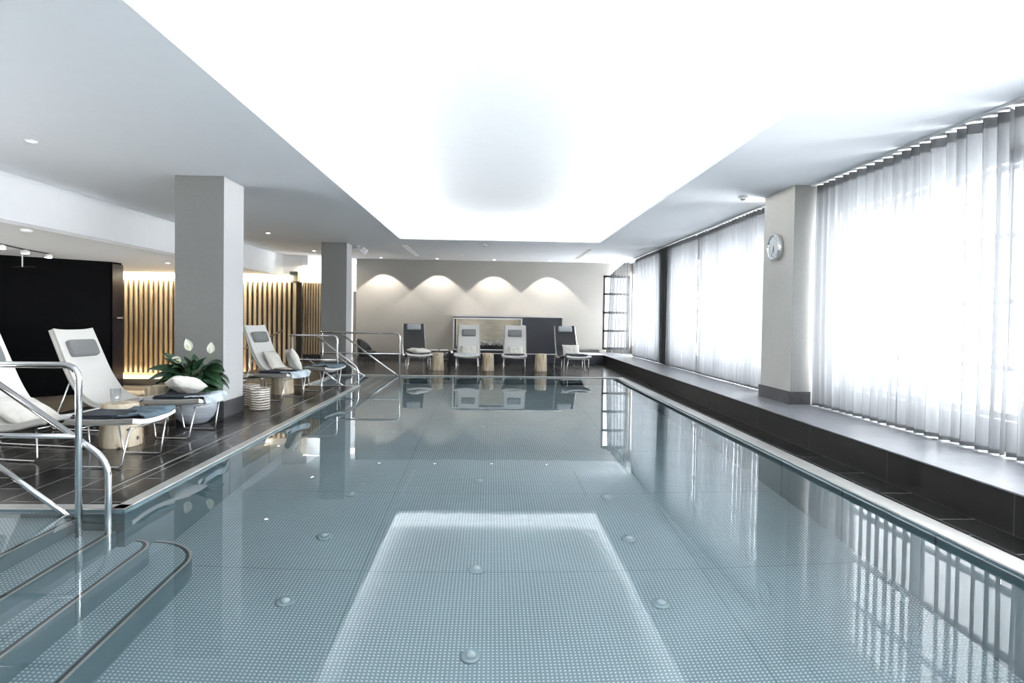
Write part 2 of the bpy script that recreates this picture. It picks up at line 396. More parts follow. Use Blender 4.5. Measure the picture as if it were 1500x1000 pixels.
# ------------------------------------------------------------------ floor and pool
bm = BM()
eL, eR, eB = .09, .16, .06
for (x0, x1, y0, y1) in ((PXR + eR, LX + .02, -1.5, BBY), (DX, RX - eL, -1.5, 20.5), (RX - eL, PXL - eL, RN1 + eL, RF0 - eL),
                         (RX - eL, PXR + eR, PYF + eB, BBY), (RX - eL, -1.2, BBY, 20.5), (RX - eL, PXR + eR, -1.5, PYN - eL), (RX - eL, PXL - eL, PYN - eL, RN0 - eL)):
    box(bm, x0, x1, y0, y1, -.25, 0)
struct('floor', bm, M['dark_tile'], 'dark anthracite tiled pool deck, wet and glossy', 'floor')
struct('floor_lower', (lambda b: (box(b, -13, DX, 3.0, 20.5, LFZ - .2, LFZ), b)[1])(BM()), M['lower_floor'], 'pale lower floor beside the slatted wall', 'floor')
# drainage slot in the deck
bm = BM()
for (x0, x1, y0, y1) in ((-2.81, -2.785, 4.5, 10.9), (2.985, 3.0, 1.0, 13.3)): box(bm, x0, x1, y0, y1, .0005, .002)
struct('trim_1', bm, M['black_metal'], 'narrow dark drainage slots along the pool deck', 'drain')
bm = BM()
box(bm, -2.784, -2.776, 4.5, 10.9, .0005, .003)
struct('trim_2', bm, M['steel_edge'], 'thin steel strips beside the drainage slot', 'drain')
# steel rim
bm = BM(); z0, z1 = -.008, .003
for (x0, x1, y0, y1) in ((PXR, PXR + eR, PYN - eL, PYF + eB), (RX - eL, PXR, PYF, PYF + eB), (RX - eL, RX, RF0 - eL, PYF), (RX, PXL, RF0 - eL, RF0),
                         (PXL - eL, PXL, RN1, RF0 - eL), (RX - eL, PXL, RN1, RN1 + eL), (RX - eL, RX, RN0 - eL, RN1), (RX, PXL, RN0 - eL, RN0),
                         (PXL - eL, PXL, PYN - eL, RN0 - eL), (PXL, PXR, PYN - eL, PYN)):
    box(bm, x0, x1, y0, y1, z0, z1)
struct('trim_3', bm, M['steel_edge'], 'brushed steel overflow rim around the pool', 'pool rim', bevel=.004)
# basin
outline = [(PXR, PYN), (PXR, PYF), (RX, PYF), (RX, RF0), (PXL, RF0), (PXL, RN1), (RX, RN1), (RX, RN0), (PXL, RN0), (PXL, PYN)]
bm = BM(); box(bm, PXL - .1, PXR + .1, PYN - .1, PYF + .1, PD - .1, PD)
struct('floor_pool', bm, M['steel_floor'], 'studded stainless steel pool floor under the water', 'pool floor')
bm = BM()
for i in range(len(outline)):
    a, b = outline[i], outline[(i + 1) % len(outline)]
    v = [bm.verts.new((*a, PD)), bm.verts.new((*b, PD)), bm.verts.new((*b, -.01)), bm.verts.new((*a, -.01))]; bm.faces.new(v)
struct('wall_pool', bm, M['steel_wall'], 'smooth blue-grey steel pool side walls', 'pool wall', fix=False)
bm = BM()
for k in range(10):
    y = 5.65 + k * 1.0
    if y < RF0: box(bm, PXL, PXL + .004, y, y + .012, PD, -.03)
    box(bm, PXR - .004, PXR, y - 3, y - 2.988, PD, -.03)
struct('trim_4', bm, M['steel_dark'], 'dark vertical seams in the pool walls', 'seam')
# water
bm = BM(); bm.faces.new([bm.verts.new((x, y, WZ)) for x, y in outline]); bmesh.ops.recalc_face_normals(bm, faces=bm.faces[:])
for f in bm.faces:
    if f.normal.z < 0: f.normal_flip()
w = obj('pool_water', bm, M['water'], fix=False); tag(w, 'still clear pool water mirroring the ceiling', 'water', kind='stuff')

# underwater steps
def steps(name, label, y0, y1, ext):
    t = thing(name, label, 'pool steps', (0, 0, 0))
    rows = [(-2.70, -.17, RX), (-2.46, -.43, -2.70), (-2.25, -.72, -2.46), (-2.01, -1.0, -2.25)]
    for i, (x1, z, x0) in enumerate(rows):
        ya, yb = y0 + .002, y1 - .002
        r = 0
        if i >= 2 and ext:
            yb = y1 + (.12 if i == 2 else .36); r = .12 if i == 2 else .34
        bm = BM()
        xa = x0 if i else RX + .002
        def prof(xm, r, yb, d=0):
            pts = [(xa, ya), (xm, ya)]
            if r:
                rx = min(r, xm - PXL - .002)
                pts += [(xm - rx + rx * math.cos(a), yb - r + r * math.sin(a)) for a in [PI / 2 * k / 10 for k in range(11)]]
                pts += [(PXL + .002, yb)] if i >= 2 else []
                if xa < PXL: pts += [(PXL + .002, y1 - .002), (xa, y1 - .002)]
            else: pts += [(xm, yb), (xa, yb)]
            return pts
        if i == 3:   # lowest: reaches the pool floor, wraps the one above
            pts = [(-2.39, ya), (x1, ya)] + [(x1 - .38 + .38 * math.cos(a), yb - .34 + .34 * math.sin(a)) for a in [PI / 2 * k / 12 for k in range(13)]]
            pts = pts if ext else [(-2.39, ya), (x1, ya), (x1, yb), (-2.39, yb)]
            prism(bm, pts, PD, z)
        elif i == 2:
            pts = ([(x0, ya), (x1, ya)] + [(x1 - .13 + .13 * math.cos(a), yb - .16 + .16 * math.sin(a)) for a in [PI / 2 * k / 10 for k in range(11)]] + [(PXL + .003, yb), (PXL + .003, y1 - .002), (x0, y1 - .002)]) if ext else [(x0, ya), (x1, ya), (x1, yb), (x0, yb)]
            prism(bm, pts, PD, z)
        else: prism(bm, [(xa, ya), (x1, ya), (x1, yb), (xa, yb)], PD, z)
        st = obj('step', bm, M['steel_step'], t)
        # dark nosing line + smooth riser skin
        bm = BM()
        if i >= 2 and ext:
            q = .38 if i == 3 else .13; qy = .34 if i == 3 else .16
            arc = [(x1 - q + q * math.cos(a), yb - qy + qy * math.sin(a)) for a in [PI / 2 * k / 12 for k in range(13)]]
            pth = [(x1, ya)] + arc + [(PXL + .01, yb)]
        else: pth = [(x1, ya), (x1, yb)]
        for (o_, zt, zb) in ((.004, z - .0, z - .3 if i < 3 else PD),):
            for (px, py), (qx, qy2) in zip(pth[:-1], pth[1:]):
                d = Vector((qx - px, qy2 - py)).normalized() if (Vector((qx - px, qy2 - py)).length > 1e-6) else Vector((0, 1)); n = Vector((d.y, -d.x)) * o_
                v = [bm.verts.new((px + n.x, py + n.y, zb)), bm.verts.new((qx + n.x, qy2 + n.y, zb)), bm.verts.new((qx + n.x, qy2 + n.y, zt)), bm.verts.new((px + n.x, py + n.y, zt))]
                bm.faces.new(v)
        obj('riser', bm, M['steel_wall'], st, fix=False)
        bm = BM(); bm2 = BM()
        for (px, py), (qx, qy2) in zip(pth[:-1], pth[1:]):
            d = Vector((qx - px, qy2 - py))
            if d.length < 1e-6: continue
            d.normalize(); n = Vector((-d.y, d.x))
            def strip(B, a, b, zz):
                v = [B.verts.new((px + n.x * a, py + n.y * a, zz)), B.verts.new((qx + n.x * a, qy2 + n.y * a, zz)), B.verts.new((qx + n.x * b, qy2 + n.y * b, zz)), B.verts.new((px + n.x * b, py + n.y * b, zz))]
                B.faces.new(v)
            strip(bm, .012, .034, z + .002); strip(bm2, -.004, .012, z + .003)
        obj('nosing', bm, M['steel_dark'], st, fix=False); obj('edge_strip', bm2, M['steel_edge'], st, fix=False)
steps('pool_steps', 'submerged steel steps with rounded lowest treads, at the near left corner', RN0, RN1, True)
steps('pool_steps', 'submerged steel steps in the far left corner of the pool', RF0, RF1, False)

# floor inlets
inl = None; G = 'round inlets in the pool floor'
spots = [(-.09, 3.41, 'nearest to the camera, inside the bright ceiling reflection'), (-.08, 4.34, 'second from the camera in the middle row'), (-.09, 6.16, 'in the middle row beyond the bright ceiling reflection'),
         (-1.3, 3.9, 'nearest one of the left row'), (-1.3, 4.82, 'second one of the left row'), (-1.3, 5.74, 'third one of the left row'),
         (1.14, 3.88, 'nearest one of the right row'), (1.14, 4.8, 'second one of the right row'), (1.13, 5.7, 'third one of the right row'), (-1.3, 8.2, 'farthest one of the left row'), (-.09, 8.6, 'farthest one of the middle row')]
for (x, y, s) in spots:
    lab = 'round steel pool floor inlet, ' + s
    if inl is None:
        inl = thing('pool_inlet', lab, 'pool inlet', (x, y, PD), 0, G)
        bm = BM(); lathe(bm, [(.060, 0), (.060, .008), (.05, .014), (.036, .014)], seg=24); obj('flange', bm, M['inlet'], inl, smooth=True)
        bm = BM(); lathe(bm, [(.03, .002), (.03, .025), (.018, .044), (0.0001, .046)], seg=20); obj('cap', bm, M['inlet_cap'], inl, smooth=True)
    else: dup(inl, (x, y, PD), 0, lab, G)

# ------------------------------------------------------------------ ledge, bench, right wall
bm = BM(); box(bm, LX, 4.4, -1.5, BY, -.25, LZ - .012)
struct('wall_ledge', bm, M['dark_tile_v'], 'dark tiled low ledge along the window side', 'ledge')
bm = BM(); box(bm, LX - .008, 4.4, -1.5, BY, LZ - .012, LZ)
struct('trim_5', bm, M['ledge_top'], 'grey tiled top of the window ledge', 'ledge top', bevel=.003)
bm = BM(); box(bm, -1.25, LX, BBY, BY, -.25, LZ - .012)
struct('wall_bench', bm, M['bench_v'], 'dark tiled bench along the back wall', 'bench')
bm = BM(); box(bm, -1.26, LX, BBY - .01, BY, LZ - .012, LZ + .004)
struct('trim_6', bm, M['trim_white'], 'pale top edge of the back bench', 'bench top')
bm = BM(); box(bm, 3.0, LX, BY - .12, BY, LZ + .004, .37); box(bm, 2.08, 3.3, BY - .1, BY, LZ + .004, .36)
struct('baseboard_back', bm, M['skirting'], 'dark skirting above the bench at the back wall', 'baseboard')

# back wall with window opening (X 3.40..4.15, Z .37..2.63)
bm = BM()
wx0, wx1, wz0, wz1 = 3.40, 4.22, .37, 2.63
box(bm, -4.05, wx0, BY, BY + .25, -.25, CZ + .4); box(bm, wx0, wx1, BY, BY + .25, -.25, wz0); box(bm, wx0, wx1, BY, BY + .25, wz1, CZ + .4); box(bm, wx1, 4.6, BY, BY + .25, -.25, CZ + .4)
struct('wall_back', bm, M['backwall'], 'warm grey textured back wall washed by spotlights', 'wall')
bm = BM(); box(bm, -4.0, -1.26, BY - .015, BY, 0, .15)
struct('baseboard_back', bm, M['skirting'], 'dark skirting along the back wall left of the fireplace', 'baseboard')

# right wall: piers, head, sill
WX = 4.30
bm = BM()
wins = [(-1.3, 4.62), (4.72, 7.36), (8.30, 13.45), (14.40, 18.25)]
ys = [-1.5] + [v for w_ in wins for v in w_] + [BY + .25]
for i in range(0, len(ys), 2): box(bm, WX, WX + .3, ys[i], ys[i + 1], LZ, CZ + .4)
for a, b in wins: box(bm, WX, WX + .3, a, b, 2.66, CZ + .4); box(bm, WX, WX + .3, a, b, LZ - .1, .50)
struct('wall_right', bm, M['column_beige'], 'window wall behind the sheer curtains', 'wall')
bm = BM(); box(bm, 4.09, WX, 13.50, 14.28, LZ, CZ); box(bm, 4.07, 4.20, 11.54, 11.68, LZ, CZ)
struct('column_window', bm, pmat('dark_brown_pier', (.10, .09, .075), .8), 'dark brown pier between the far curtains', 'column')
def window(name, label, a, b, axis, pos, z0, z1, nv, zs, fr=.05):
    t = thing(name, label, None); t['kind'] = 'structure'; t['category'] = 'window'
    bm = BM()
    def bar(u0, u1, v0, v1):
        if axis == 'Y': box(bm, pos - .03, pos + .03, u0, u1, v0, v1)
        else: box(bm, u0, u1, pos - .03, pos + .03, v0, v1)
    bar(a, a + fr, z0, z1); bar(b - fr, b, z0, z1); bar(a, b, z0, z0 + fr); bar(a, b, z1 - fr, z1)
    for k in range(1, nv): u = a + (b - a) * k / nv; bar(u - .03, u + .03, z0, z1)
    for z in zs: hh = .034 if axis == 'X' else .022; bar(a, b, z - hh, z + hh)
    obj('window_frame', bm, M['frame_black'] if axis == 'X' else M['frame_grey'], t)
    bm = BM()
    if axis == 'Y': v = [(pos, a, z0), (pos, b, z0), (pos, b, z1), (pos, a, z1)]
    else: v = [(a, pos, z0), (b, pos, z0), (b, pos, z1), (a, pos, z1)]
    bm.faces.new([bm.verts.new(p) for p in v]); obj('pane', bm, M['pane'] if axis == 'Y' else M['pane_dimmed'], t, fix=False)
zs = [.93, 1.5, 2.06]
window('window_1', 'large plain window at the right picture edge', -1.3, 4.62, 'Y', WX + .12, .50, 2.66, 3, [])
window('window_5', 'grey framed window behind the curtains right of the clock column', 4.72, 7.36, 'Y', WX + .12, .50, 2.66, 2, zs)
window('window_2', 'black framed window behind the curtains beyond the clock', 8.30, 13.45, 'Y', WX + .12, .50, 2.66, 4, zs)
window('window_3', 'black framed window behind the farthest long curtain', 14.40, 18.25, 'Y', WX + .12, .50, 2.66, 3, zs)
window('window_4', 'black framed four pane window in the back wall corner', wx0, wx1, 'X', BY + .06, wz0, wz1, 1, [.94, 1.5, 2.065], fr=.07)

# beige column with clock
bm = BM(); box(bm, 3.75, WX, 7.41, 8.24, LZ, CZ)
face_mat(struct('column_clock', bm, [M['column_beige'], M['column_shade']], 'beige plastered column carrying the wall clock', 'column', bevel=.004), (0, -1, 0), 1)  # paler pool face and darker near face carry light and shade as colour
bm = BM(); box(bm, 3.73, 4.0, 7.39, 8.26, LZ, LZ + .16)
struct('baseboard_clock', bm, M['skirting'], 'dark tiled skirting round the clock column', 'baseboard')
ck = thing('wall_clock', 'round steel wall clock with white dial on the beige column', 'clock', (3.75, 7.83, 2.275), 0)
def disc_x(bm, prof, seg=40):   # lathe about -X
    rings = []
    for r, d in prof: rings.append([bm.verts.new((-d, r * math.cos(2 * PI * k / seg), r * math.sin(2 * PI * k / seg))) for k in range(seg)])
    for A, B in zip(rings[:-1], rings[1:]):
        for k in range(seg): bm.faces.new((A[k], A[(k + 1) % seg], B[(k + 1) % seg], B[k]))
    bm.faces.new(rings[0]); bm.faces.new(rings[-1])
bm = BM(); disc_x(bm, [(.17, 0.002), (.175, .02), (.175, .06), (.165, .072), (.152, .072), (.15, .05)]); obj('case', bm, M['chrome'], ck, smooth=True)
bm = BM(); disc_x(bm, [(.150, .050), (.150, .054)]); dial = obj('dial', bm, M['clock_face'], ck)
for k in range(12):
    bm = BM(); a = 2 * PI * k / 12; l0 = .118; l1 = .14; w_ = .006 if k % 3 else .01
    c, s = math.cos(a), math.sin(a)
    v = [(-.0555, c * l + s_ * w_ * s * .5 * -1, s * l + s_ * w_ * c * .5) for l, s_ in ((l0, -1), (l1, -1), (l1, 1), (l0, 1))]
    bm.faces.new([bm.verts.new(p) for p in v])
    obj('hour_mark', bm, M['black_metal'], dial, fix=False)
for nm, ang, ln, w_ in (('minute_hand', -112, .125, .009), ('hour_hand', -75, .085, .012)):
    a = math.radians(ang); c, s = math.cos(a), math.sin(a); bm = BM()
    P = [(-.02, -w_ / 2), (ln, -w_ / 2), (ln, w_ / 2), (-.02, w_ / 2)]
    v = [bm.verts.new((-.058, -(p * c - q * s), p * s + q * c)) for p, q in P] + [bm.verts.new((-.060, -(p * c - q * s), p * s + q * c)) for p, q in P]
    for f in ((0, 1, 2, 3), (4, 5, 6, 7), (0, 1, 5, 4), (1, 2, 6, 5), (2, 3, 7, 6), (3, 0, 4, 7)): bm.faces.new([v[i] for i in f])
    obj(nm, bm, M['black_metal'], ck)

# ------------------------------------------------------------------ ceilings
cx0, cx1, cy0, cy1 = -2.03, 2.41, .6, 13.45
bm = BM()
for (x0, x1, y0, y1) in ((-6.0, cx0, -1.5, 20.5), (cx1, 4.6, -1.5, 20.5), (cx0, cx1, cy1, 20.5), (cx0, cx1, -1.5, cy0)): box(bm, x0, x1, y0, y1, CZ, CZ + .06)
struct('ceiling', bm, M['ceil'], 'flat white ceiling around the light cove', 'ceiling')
e = .34; RZ = 3.34
bm = BM()
box(bm, cx0 - e, cx1 + e, cy0 - e, cy1 + e, RZ, RZ + .05)
for (x0, x1, y0, y1) in ((cx0 - e - .05, cx0 - e, cy0 - e, cy1 + e), (cx1 + e, cx1 + e + .05, cy0 - e, cy1 + e), (cx0 - e, cx1 + e, cy1 + e, cy1 + e + .05), (cx0 - e, cx1 + e, cy0 - e - .05, cy0 - e)):
    box(bm, x0, x1, y0, y1, CZ + .06, RZ)
struct('ceiling_cove', bm, M['ceil_hi'], 'raised white ceiling panel lit by a hidden cove', 'ceiling')
bm = BM(); q0, q1 = .07, .13; zl = CZ + .075
box(bm, cx0 - q1, cx0 - q0, cy0, cy1 + q1, CZ + .061, zl); box(bm, cx1 + q0, cx1 + q1, cy0, cy1 + q1, CZ + .061, zl); box(bm, cx0 - q0, cx1 + q0, cy1 + q0, cy1 + q1, CZ + .061, zl)
struct('trim_7', bm, M['led'], 'hidden white light strips in the ceiling cove', 'light strip')
# beam and lower left ceiling
bm = BM(); box(bm, -6.25, -6.0, 2.0, 18.4, 2.42, CZ + .06)
struct('wall_beam', bm, M['white'], 'white bulkhead dropping to the lower ceiling on the left', 'bulkhead')
bm = BM(); box(bm, -13, -6.25, 2.0, 18.4, 2.44, 2.52)
struct('ceiling_lower', bm, M['ceil_grey'], 'low grey ceiling over the left area', 'ceiling')

# columns on the left
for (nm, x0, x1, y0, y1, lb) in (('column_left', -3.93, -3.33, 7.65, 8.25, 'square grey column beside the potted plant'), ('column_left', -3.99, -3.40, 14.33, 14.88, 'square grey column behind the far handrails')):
    bm = BM(); box(bm, x0, x1, y0, y1, 0, CZ); c_ = struct(nm, bm, [M['column'], M['column_lit']], lb, 'column', bevel=.004); face_mat(c_, (1, 0, 0), 1)
    bm = BM(); s_ = .015
    for d in ((x0 - s_, x1 + s_, y0 - s_, y0), (x0 - s_, x1 + s_, y1, y1 + s_), (x0 - s_, x0, y0, y1), (x1, x1 + s_, y0, y1)): box(bm, *d, 0.001, .20)
    struct('baseboard_column', bm, M['skirting'], 'dark tiled skirting round the ' + lb, 'baseboard')

# ------------------------------------------------------------------ left background
bm = BM(); box(bm, -13.2, -13, 2.0, 20.5, LFZ, CZ); struct('wall_left', bm, M['black_wall'], 'dark far left wall', 'wall')
bm = BM(); box(bm, -13, -6.25, 2.0, 2.2, LFZ, 2.5); box(bm, -6.25, DX, 2.0, 2.2, LFZ, CZ); box(bm, DX - .02, DX + .05, -1.5, 2.2, 0, CZ)
struct('wall_front', bm, M['column'], 'wall behind the near left deck', 'wall')
bm = BM(); box(bm, DX, 4.6, -1.7, -1.5, -.25, CZ); struct('wall_near', bm, M['white'], 'wall behind the camera', 'wall')
# dark block
bm = BM(); prism(bm, [(-8.70, 14.16), (-8.68, 14.52), (-9.6, 15.6), (-12.95, 13.4), (-12.95, 10.35)], LFZ, 2.44)
struct('wall_dark', bm, M['black_wall'], 'black diagonal partition block at far left', 'wall')
bm = BM(); 
d_ = Vector((-10.15 + 8.70, 12.87 - 14.16, 0)).normalized()
dr = thing('door_1', 'dark tinted glass door edge of the black partition', None); dr['kind'] = 'structure'; dr['category'] = 'door'
box(bm, -8.678, -8.66, 14.15, 14.55, LFZ + .005, 2.40); obj('door_leaf', bm, M['black_glass'], dr)
bm = BM(); tube(bm, fillet([(-8.66, 14.24, 1.16), (-8.58, 14.24, 1.16), (-8.58, 14.42, 1.16)], .03), .014); obj('door_handle', bm, M['leg_steel'], dr, smooth=True)
# slat walls
def slats(name, label, x0, x1, y, z0, z1, pitch, wid, dep):
    t = thing(name, label, None); t['kind'] = 'structure'; t['category'] = 'wall'
    bm = BM(); n = int((x1 - x0) / pitch)
    for k in range(n):
        x = x0 + k * pitch; dz = .0; box(bm, x, x + wid, y - dep, y, z0, z1)
    obj('slats', bm, M['slat'], t, bevel=.004)
    bm = BM(); box(bm, x0, x1, y, y + .03, z0, z1); obj('backing', bm, M['slat_back'], t)
    return t
t = slats('wall_slat_left', 'tall wooden slat wall on the lower floor, lit top and bottom', -12.4, -5.42, 17.5, LFZ + .08, 2.22, .138, .066, .09)
bm = BM(); box(bm, -12.4, -5.42, 17.39, 17.5, LFZ + .0, LFZ + .14); obj('base_rail', bm, wood_mat('brown_base_rail', (.26, .17, .08), (.40, .27, .14), 'X', 8), t)
t2 = slats('wall_slat_back', 'narrow fine wooden slat panel on a black base beside the far column', -5.40, -4.52, 17.62, .16, 2.22, .075, .045, .05)
bm = BM(); box(bm, -5.40, -4.52, 17.58, 17.70, 0.001, .16); obj('base', bm, M['black_metal'], t2)
bm = BM(); box(bm, -13, -5.42, 17.62, 17.75, LFZ, CZ); box(bm, -5.42, -5.3, 17.66, 20.5, LFZ, CZ); struct('wall_glow', bm, M['white'], 'white wall behind the wooden slats', 'wall')
bm = BM(); box(bm, -12.4, -6.3, 17.535, 17.6, 2.28, 2.33); struct('trim_8', bm, M['led_warm'], 'warm light strip above the wooden slats', 'light strip')
bm = BM(); box(bm, -12.0, -5.6, 15.6, 16.5, LFZ + .001, LFZ + .16)
struct('trim_9', bm, M['lower_floor'], 'pale low plinth in front of the slat wall', 'plinth', bevel=.01)
bm = BM(); box(bm, -5.72, -5.50, 17.38, 17.62, 2.24, 2.52); struct('column_stub', bm, pmat('olive_grey_paint', (.17, .17, .14), .8), 'small olive grey pier above the slat corner', 'pier')
# steps from deck down to lower floor
bm = BM()
for k in range(3): box(bm, DX - .3 * (k + 1), DX - .3 * k, 15.95, 17.2, LFZ, -.14 * (k + 1))
struct('floor_stairs', bm, M['dark_tile'], 'short stair from the deck down to the lower floor', 'stairs')
hr = thing('stair_handrail', 'wooden handrail on thin steel posts sloping down behind the third lounger', 'handrail', (0, 0, 0))
bm = BM(); tube(bm, [(-6.48, 16.0, .36), (-5.44, 16.0, .875)], .024); obj('rail', bm, M['handrail_wood'], hr, smooth=True)
for (x, zb, zt) in ((-6.30, -.42, .45), (-5.68, -.135, .755)):
    bm = BM(); tube(bm, [(x, 16.0, zb), (x, 16.0, zt)], .013); obj('post', bm, M['leg_steel'], hr, smooth=True)
# far left rear wall and doorway
bm = BM(); box(bm, -6.0, -4.62, 20.4, 20.6, -.1, CZ); box(bm, -4.62, -3.9, 20.4, 20.6, 2.1, CZ); box(bm, -3.9, -3.2, 20.4, 20.6, -.1, CZ)
struct('wall_rear', bm, M['white'], 'white wall in the passage behind the back wall', 'wall')
bm = BM(); box(bm, -4.62, -3.9, 20.42, 20.5, 0, 2.1); d2 = struct('door_2', bm, pmat('dark_brown_door', (.045, .035, .028), .6), 'dark brown door in the passage behind the column', 'door')
ex = thing('exit_sign', 'small white lit sign box above the dark doorway', 'sign', (-4.36, 20.2, 2.28))
bm = BM(); box(bm, -.15, .15, -.04, .04, 0, .34); obj('housing', bm, M['plastic'], ex)
bm = BM(); box(bm, -.13, .13, -.046, -.04, .02, .22); obj('sign_face', bm, M['exit'], ex)
bm = BM(); box(bm, -.02, .02, -.02, .02, .34, .72); obj('hanger', bm, M['plastic'], ex)

# ------------------------------------------------------------------ fireplace
fp = thing('fireplace', 'long low dark fireplace block with white framed firebox on the back bench', 'fireplace', (0, BBY + .04, LZ + .004))
fx0, fx1, fz = -1.08, 2.05, 1.055; ox0, ox1, oz0, oz1 = -1.0, .86, .10, .99
bm = BM(); box(bm, ox1, fx1, 0, .92, 0, fz - .05); box(bm, fx0, ox0, 0, .92, 0, fz - .05); box(bm, ox0, ox1, 0, .92, 0, oz0); box(bm, ox0, ox1, 0, .92, oz1, fz - .05); box(bm, fx0, fx1, -.01, .92, fz - .05, fz - .012)
obj('surround', bm, M['panel_navy'], fp)
bm = BM(); box(bm, fx0 - .01, fx1 + .02, -.02, .93, fz - .012, fz + .012); obj('mantel', bm, M['trim_white'], fp)
bm = BM(); k = .035
for d in ((fx0, ox1 + .04, oz1 - .02, oz1 + .02), (fx0, fx0 + .04, oz0 - .02, oz1), (ox1, ox1 + .04, oz0 - .02, oz1), (fx0, ox1 + .04, oz0 - .02, oz0 + .012)): box(bm, d[0], d[1], -.025, .0, d[2], d[3])
obj('firebox_frame', bm, M['trim_white'], fp)
bm = BM(); box(bm, ox0, ox1, .55, .6, oz0, oz1); box(bm, ox0, ox0 + .01, .02, .55, oz0, oz1); box(bm, ox1 - .01, ox1, .02, .55, oz0, oz1); obj('firebox_lining', bm, M['firewall'], fp)
bm = BM(); box(bm, ox0 + .011, ox1 - .011, .05, .5, oz0, oz0 + .08)
for k in range(50):
    x, y, r = random.uniform(ox0 + .08, ox1 - .08), random.uniform(.08, .44), random.uniform(.02, .05)
    m_ = Matrix.Translation((x, y, oz0 + .08)) @ Matrix.Rotation(random.random() * 3, 4, 'X')
    bmesh.ops.create_icosphere(bm, subdivisions=1, radius=r, matrix=m_)
obj('ember_bed', bm, M['coal'], fp)['kind'] = 'stuff'
bm = BM()
for k in range(46):
    x, y, r = random.uniform(ox0 + .1, ox1 - .1), random.uniform(.2, .5), random.uniform(.03, .07)
    m_ = Matrix.Translation((x, y, oz0 + .11 + random.random() * .1)) @ Matrix.Rotation(random.random() * 3, 4, 'Y') @ Matrix.Diagonal((1, .7, random.uniform(.5, 1.5), 1))
    bmesh.ops.create_icosphere(bm, subdivisions=1, radius=r, matrix=m_)
obj('ash_pieces', bm, M['ash'], fp)['kind'] = 'stuff'
fl = None

# ------------------------------------------------------------------ curtains
def curtain(name, label, y0, y1, x=4.0, zb=.285, zt=2.965, per=.14, amp=.045, mat='sheer', seed=0):
    t = thing(name, label, 'curtain', (x, (y0 + y1) / 2, zb), 0, 'sheer curtains along the windows')
    rnd = random.Random(seed); L_ = y1 - y0; n = max(8, int(L_ / .0145)); hl = zt - zb
    jit = [rnd.uniform(-.35, .35) for _ in range(int(L_ / per) + 4)]
    def wave(y, h):
        k = y / per; i = int(k); ph = 2 * PI * (k + (jit[i] * (1 - (k - i)) + jit[i + 1] * (k - i)) * .5)
        s = math.sin(ph); s = math.copysign(abs(s) ** .65, s)
        return amp * s * (.9 + .1 * h)
    def f(u, v):
        y = u * L_
        return (wave(y, v) + .012 * math.sin(v * 3 + y * 2.1), y - L_ / 2, v * hl)
    bm = BM(); sheet(bm, f, n, 6); obj('cloth', bm, M[mat], t, smooth=True, fix=False)
    bm = BM(); sheet(bm, lambda u, v: (f(u, 1)[0], f(u, 1)[1], hl - .085 + .085 * v), n, 1); obj('heading_tape', bm, M['sheer'], t, smooth=True, fix=False)
    bm = BM()
    sheet(bm, lambda u, v: (f(u, 0)[0], f(u, 0)[1], .035 * v), n, 1); obj('hem', bm, M['sheer'], t, smooth=True, fix=False)
    return t
curtain('curtain', 'white sheer curtain nearest to the camera, at the right picture edge', 4.545, 5.06, seed=1)
curtain('curtain', 'narrow sliver of sheer curtain at the extreme right picture edge', 3.3, 4.50, seed=8)
curtain('curtain', 'white sheer curtain second from the right picture edge', 5.09, 5.74, seed=2)
curtain('curtain', 'wide white sheer curtain just right of the clock column', 5.77, 7.36, seed=3)
curtain('curtain', 'wide white sheer curtain just left of the clock column', 8.52, 11.55, seed=4)
curtain('curtain', 'narrow white sheer curtain right of the dark pier', 11.68, 13.50, seed=5)
curtain('curtain', 'grey shaded sheer curtain drawn in front of the dark pier', 13.53, 14.27, x=4.0, amp=.035, per=.11, seed=6)
curtain('curtain', 'white sheer curtain left of the dark pier', 14.31, 16.7, seed=7)
# swept end curtain
t = thing('curtain', 'thin sheer curtain swept aside in front of the black corner window', 'curtain', (4.0, 17.6, .29), 0, 'sheer curtains along the windows')
def fsw(u, v):
    top = 2.66 - max(0, u - .35) * .5 if u > .35 else 2.66
    top = 2.675 if u < .2 else 2.675 - (u - .2) * .45
    x = -.02 - .42 * u - .10 * (1 - v) * u; y = -.25 + .75 * min(1, u * 1.4) - .12 * (1 - v) * u
    w_ = .035 * math.sin(u * 44 + v * 1.5)
    return (x + w_ * .4, y + w_, v * top)
bm = BM(); sheet(bm, fsw, 90, 10); obj('cloth', bm, M['sheer_thin'], t, smooth=True, fix=False)
bm = BM(); box(bm, 3.93, 4.08, 3.9, 7.38, CZ - .022, CZ - .001); box(bm, 3.93, 4.08, 8.28, 17.8, CZ - .022, CZ - .001)
tr = obj('curtain_track', bm, M['plastic']); tag(tr, 'white curtain track fixed under the ceiling along the windows', 'curtain track')
bm = BM(); box(bm, 4.03, 4.07, 4.515, 4.60, 2.55, 2.66); wb = obj('window_bracket', bm, M['black_metal']); 
tag(wb, 'small black bracket at the right picture edge beside the first curtain', 'bracket')
bm = BM(); box(bm, 4.07, 4.30, 4.55, 4.58, 2.59, 2.62); obj('arm', bm, M['black_metal'], wb)

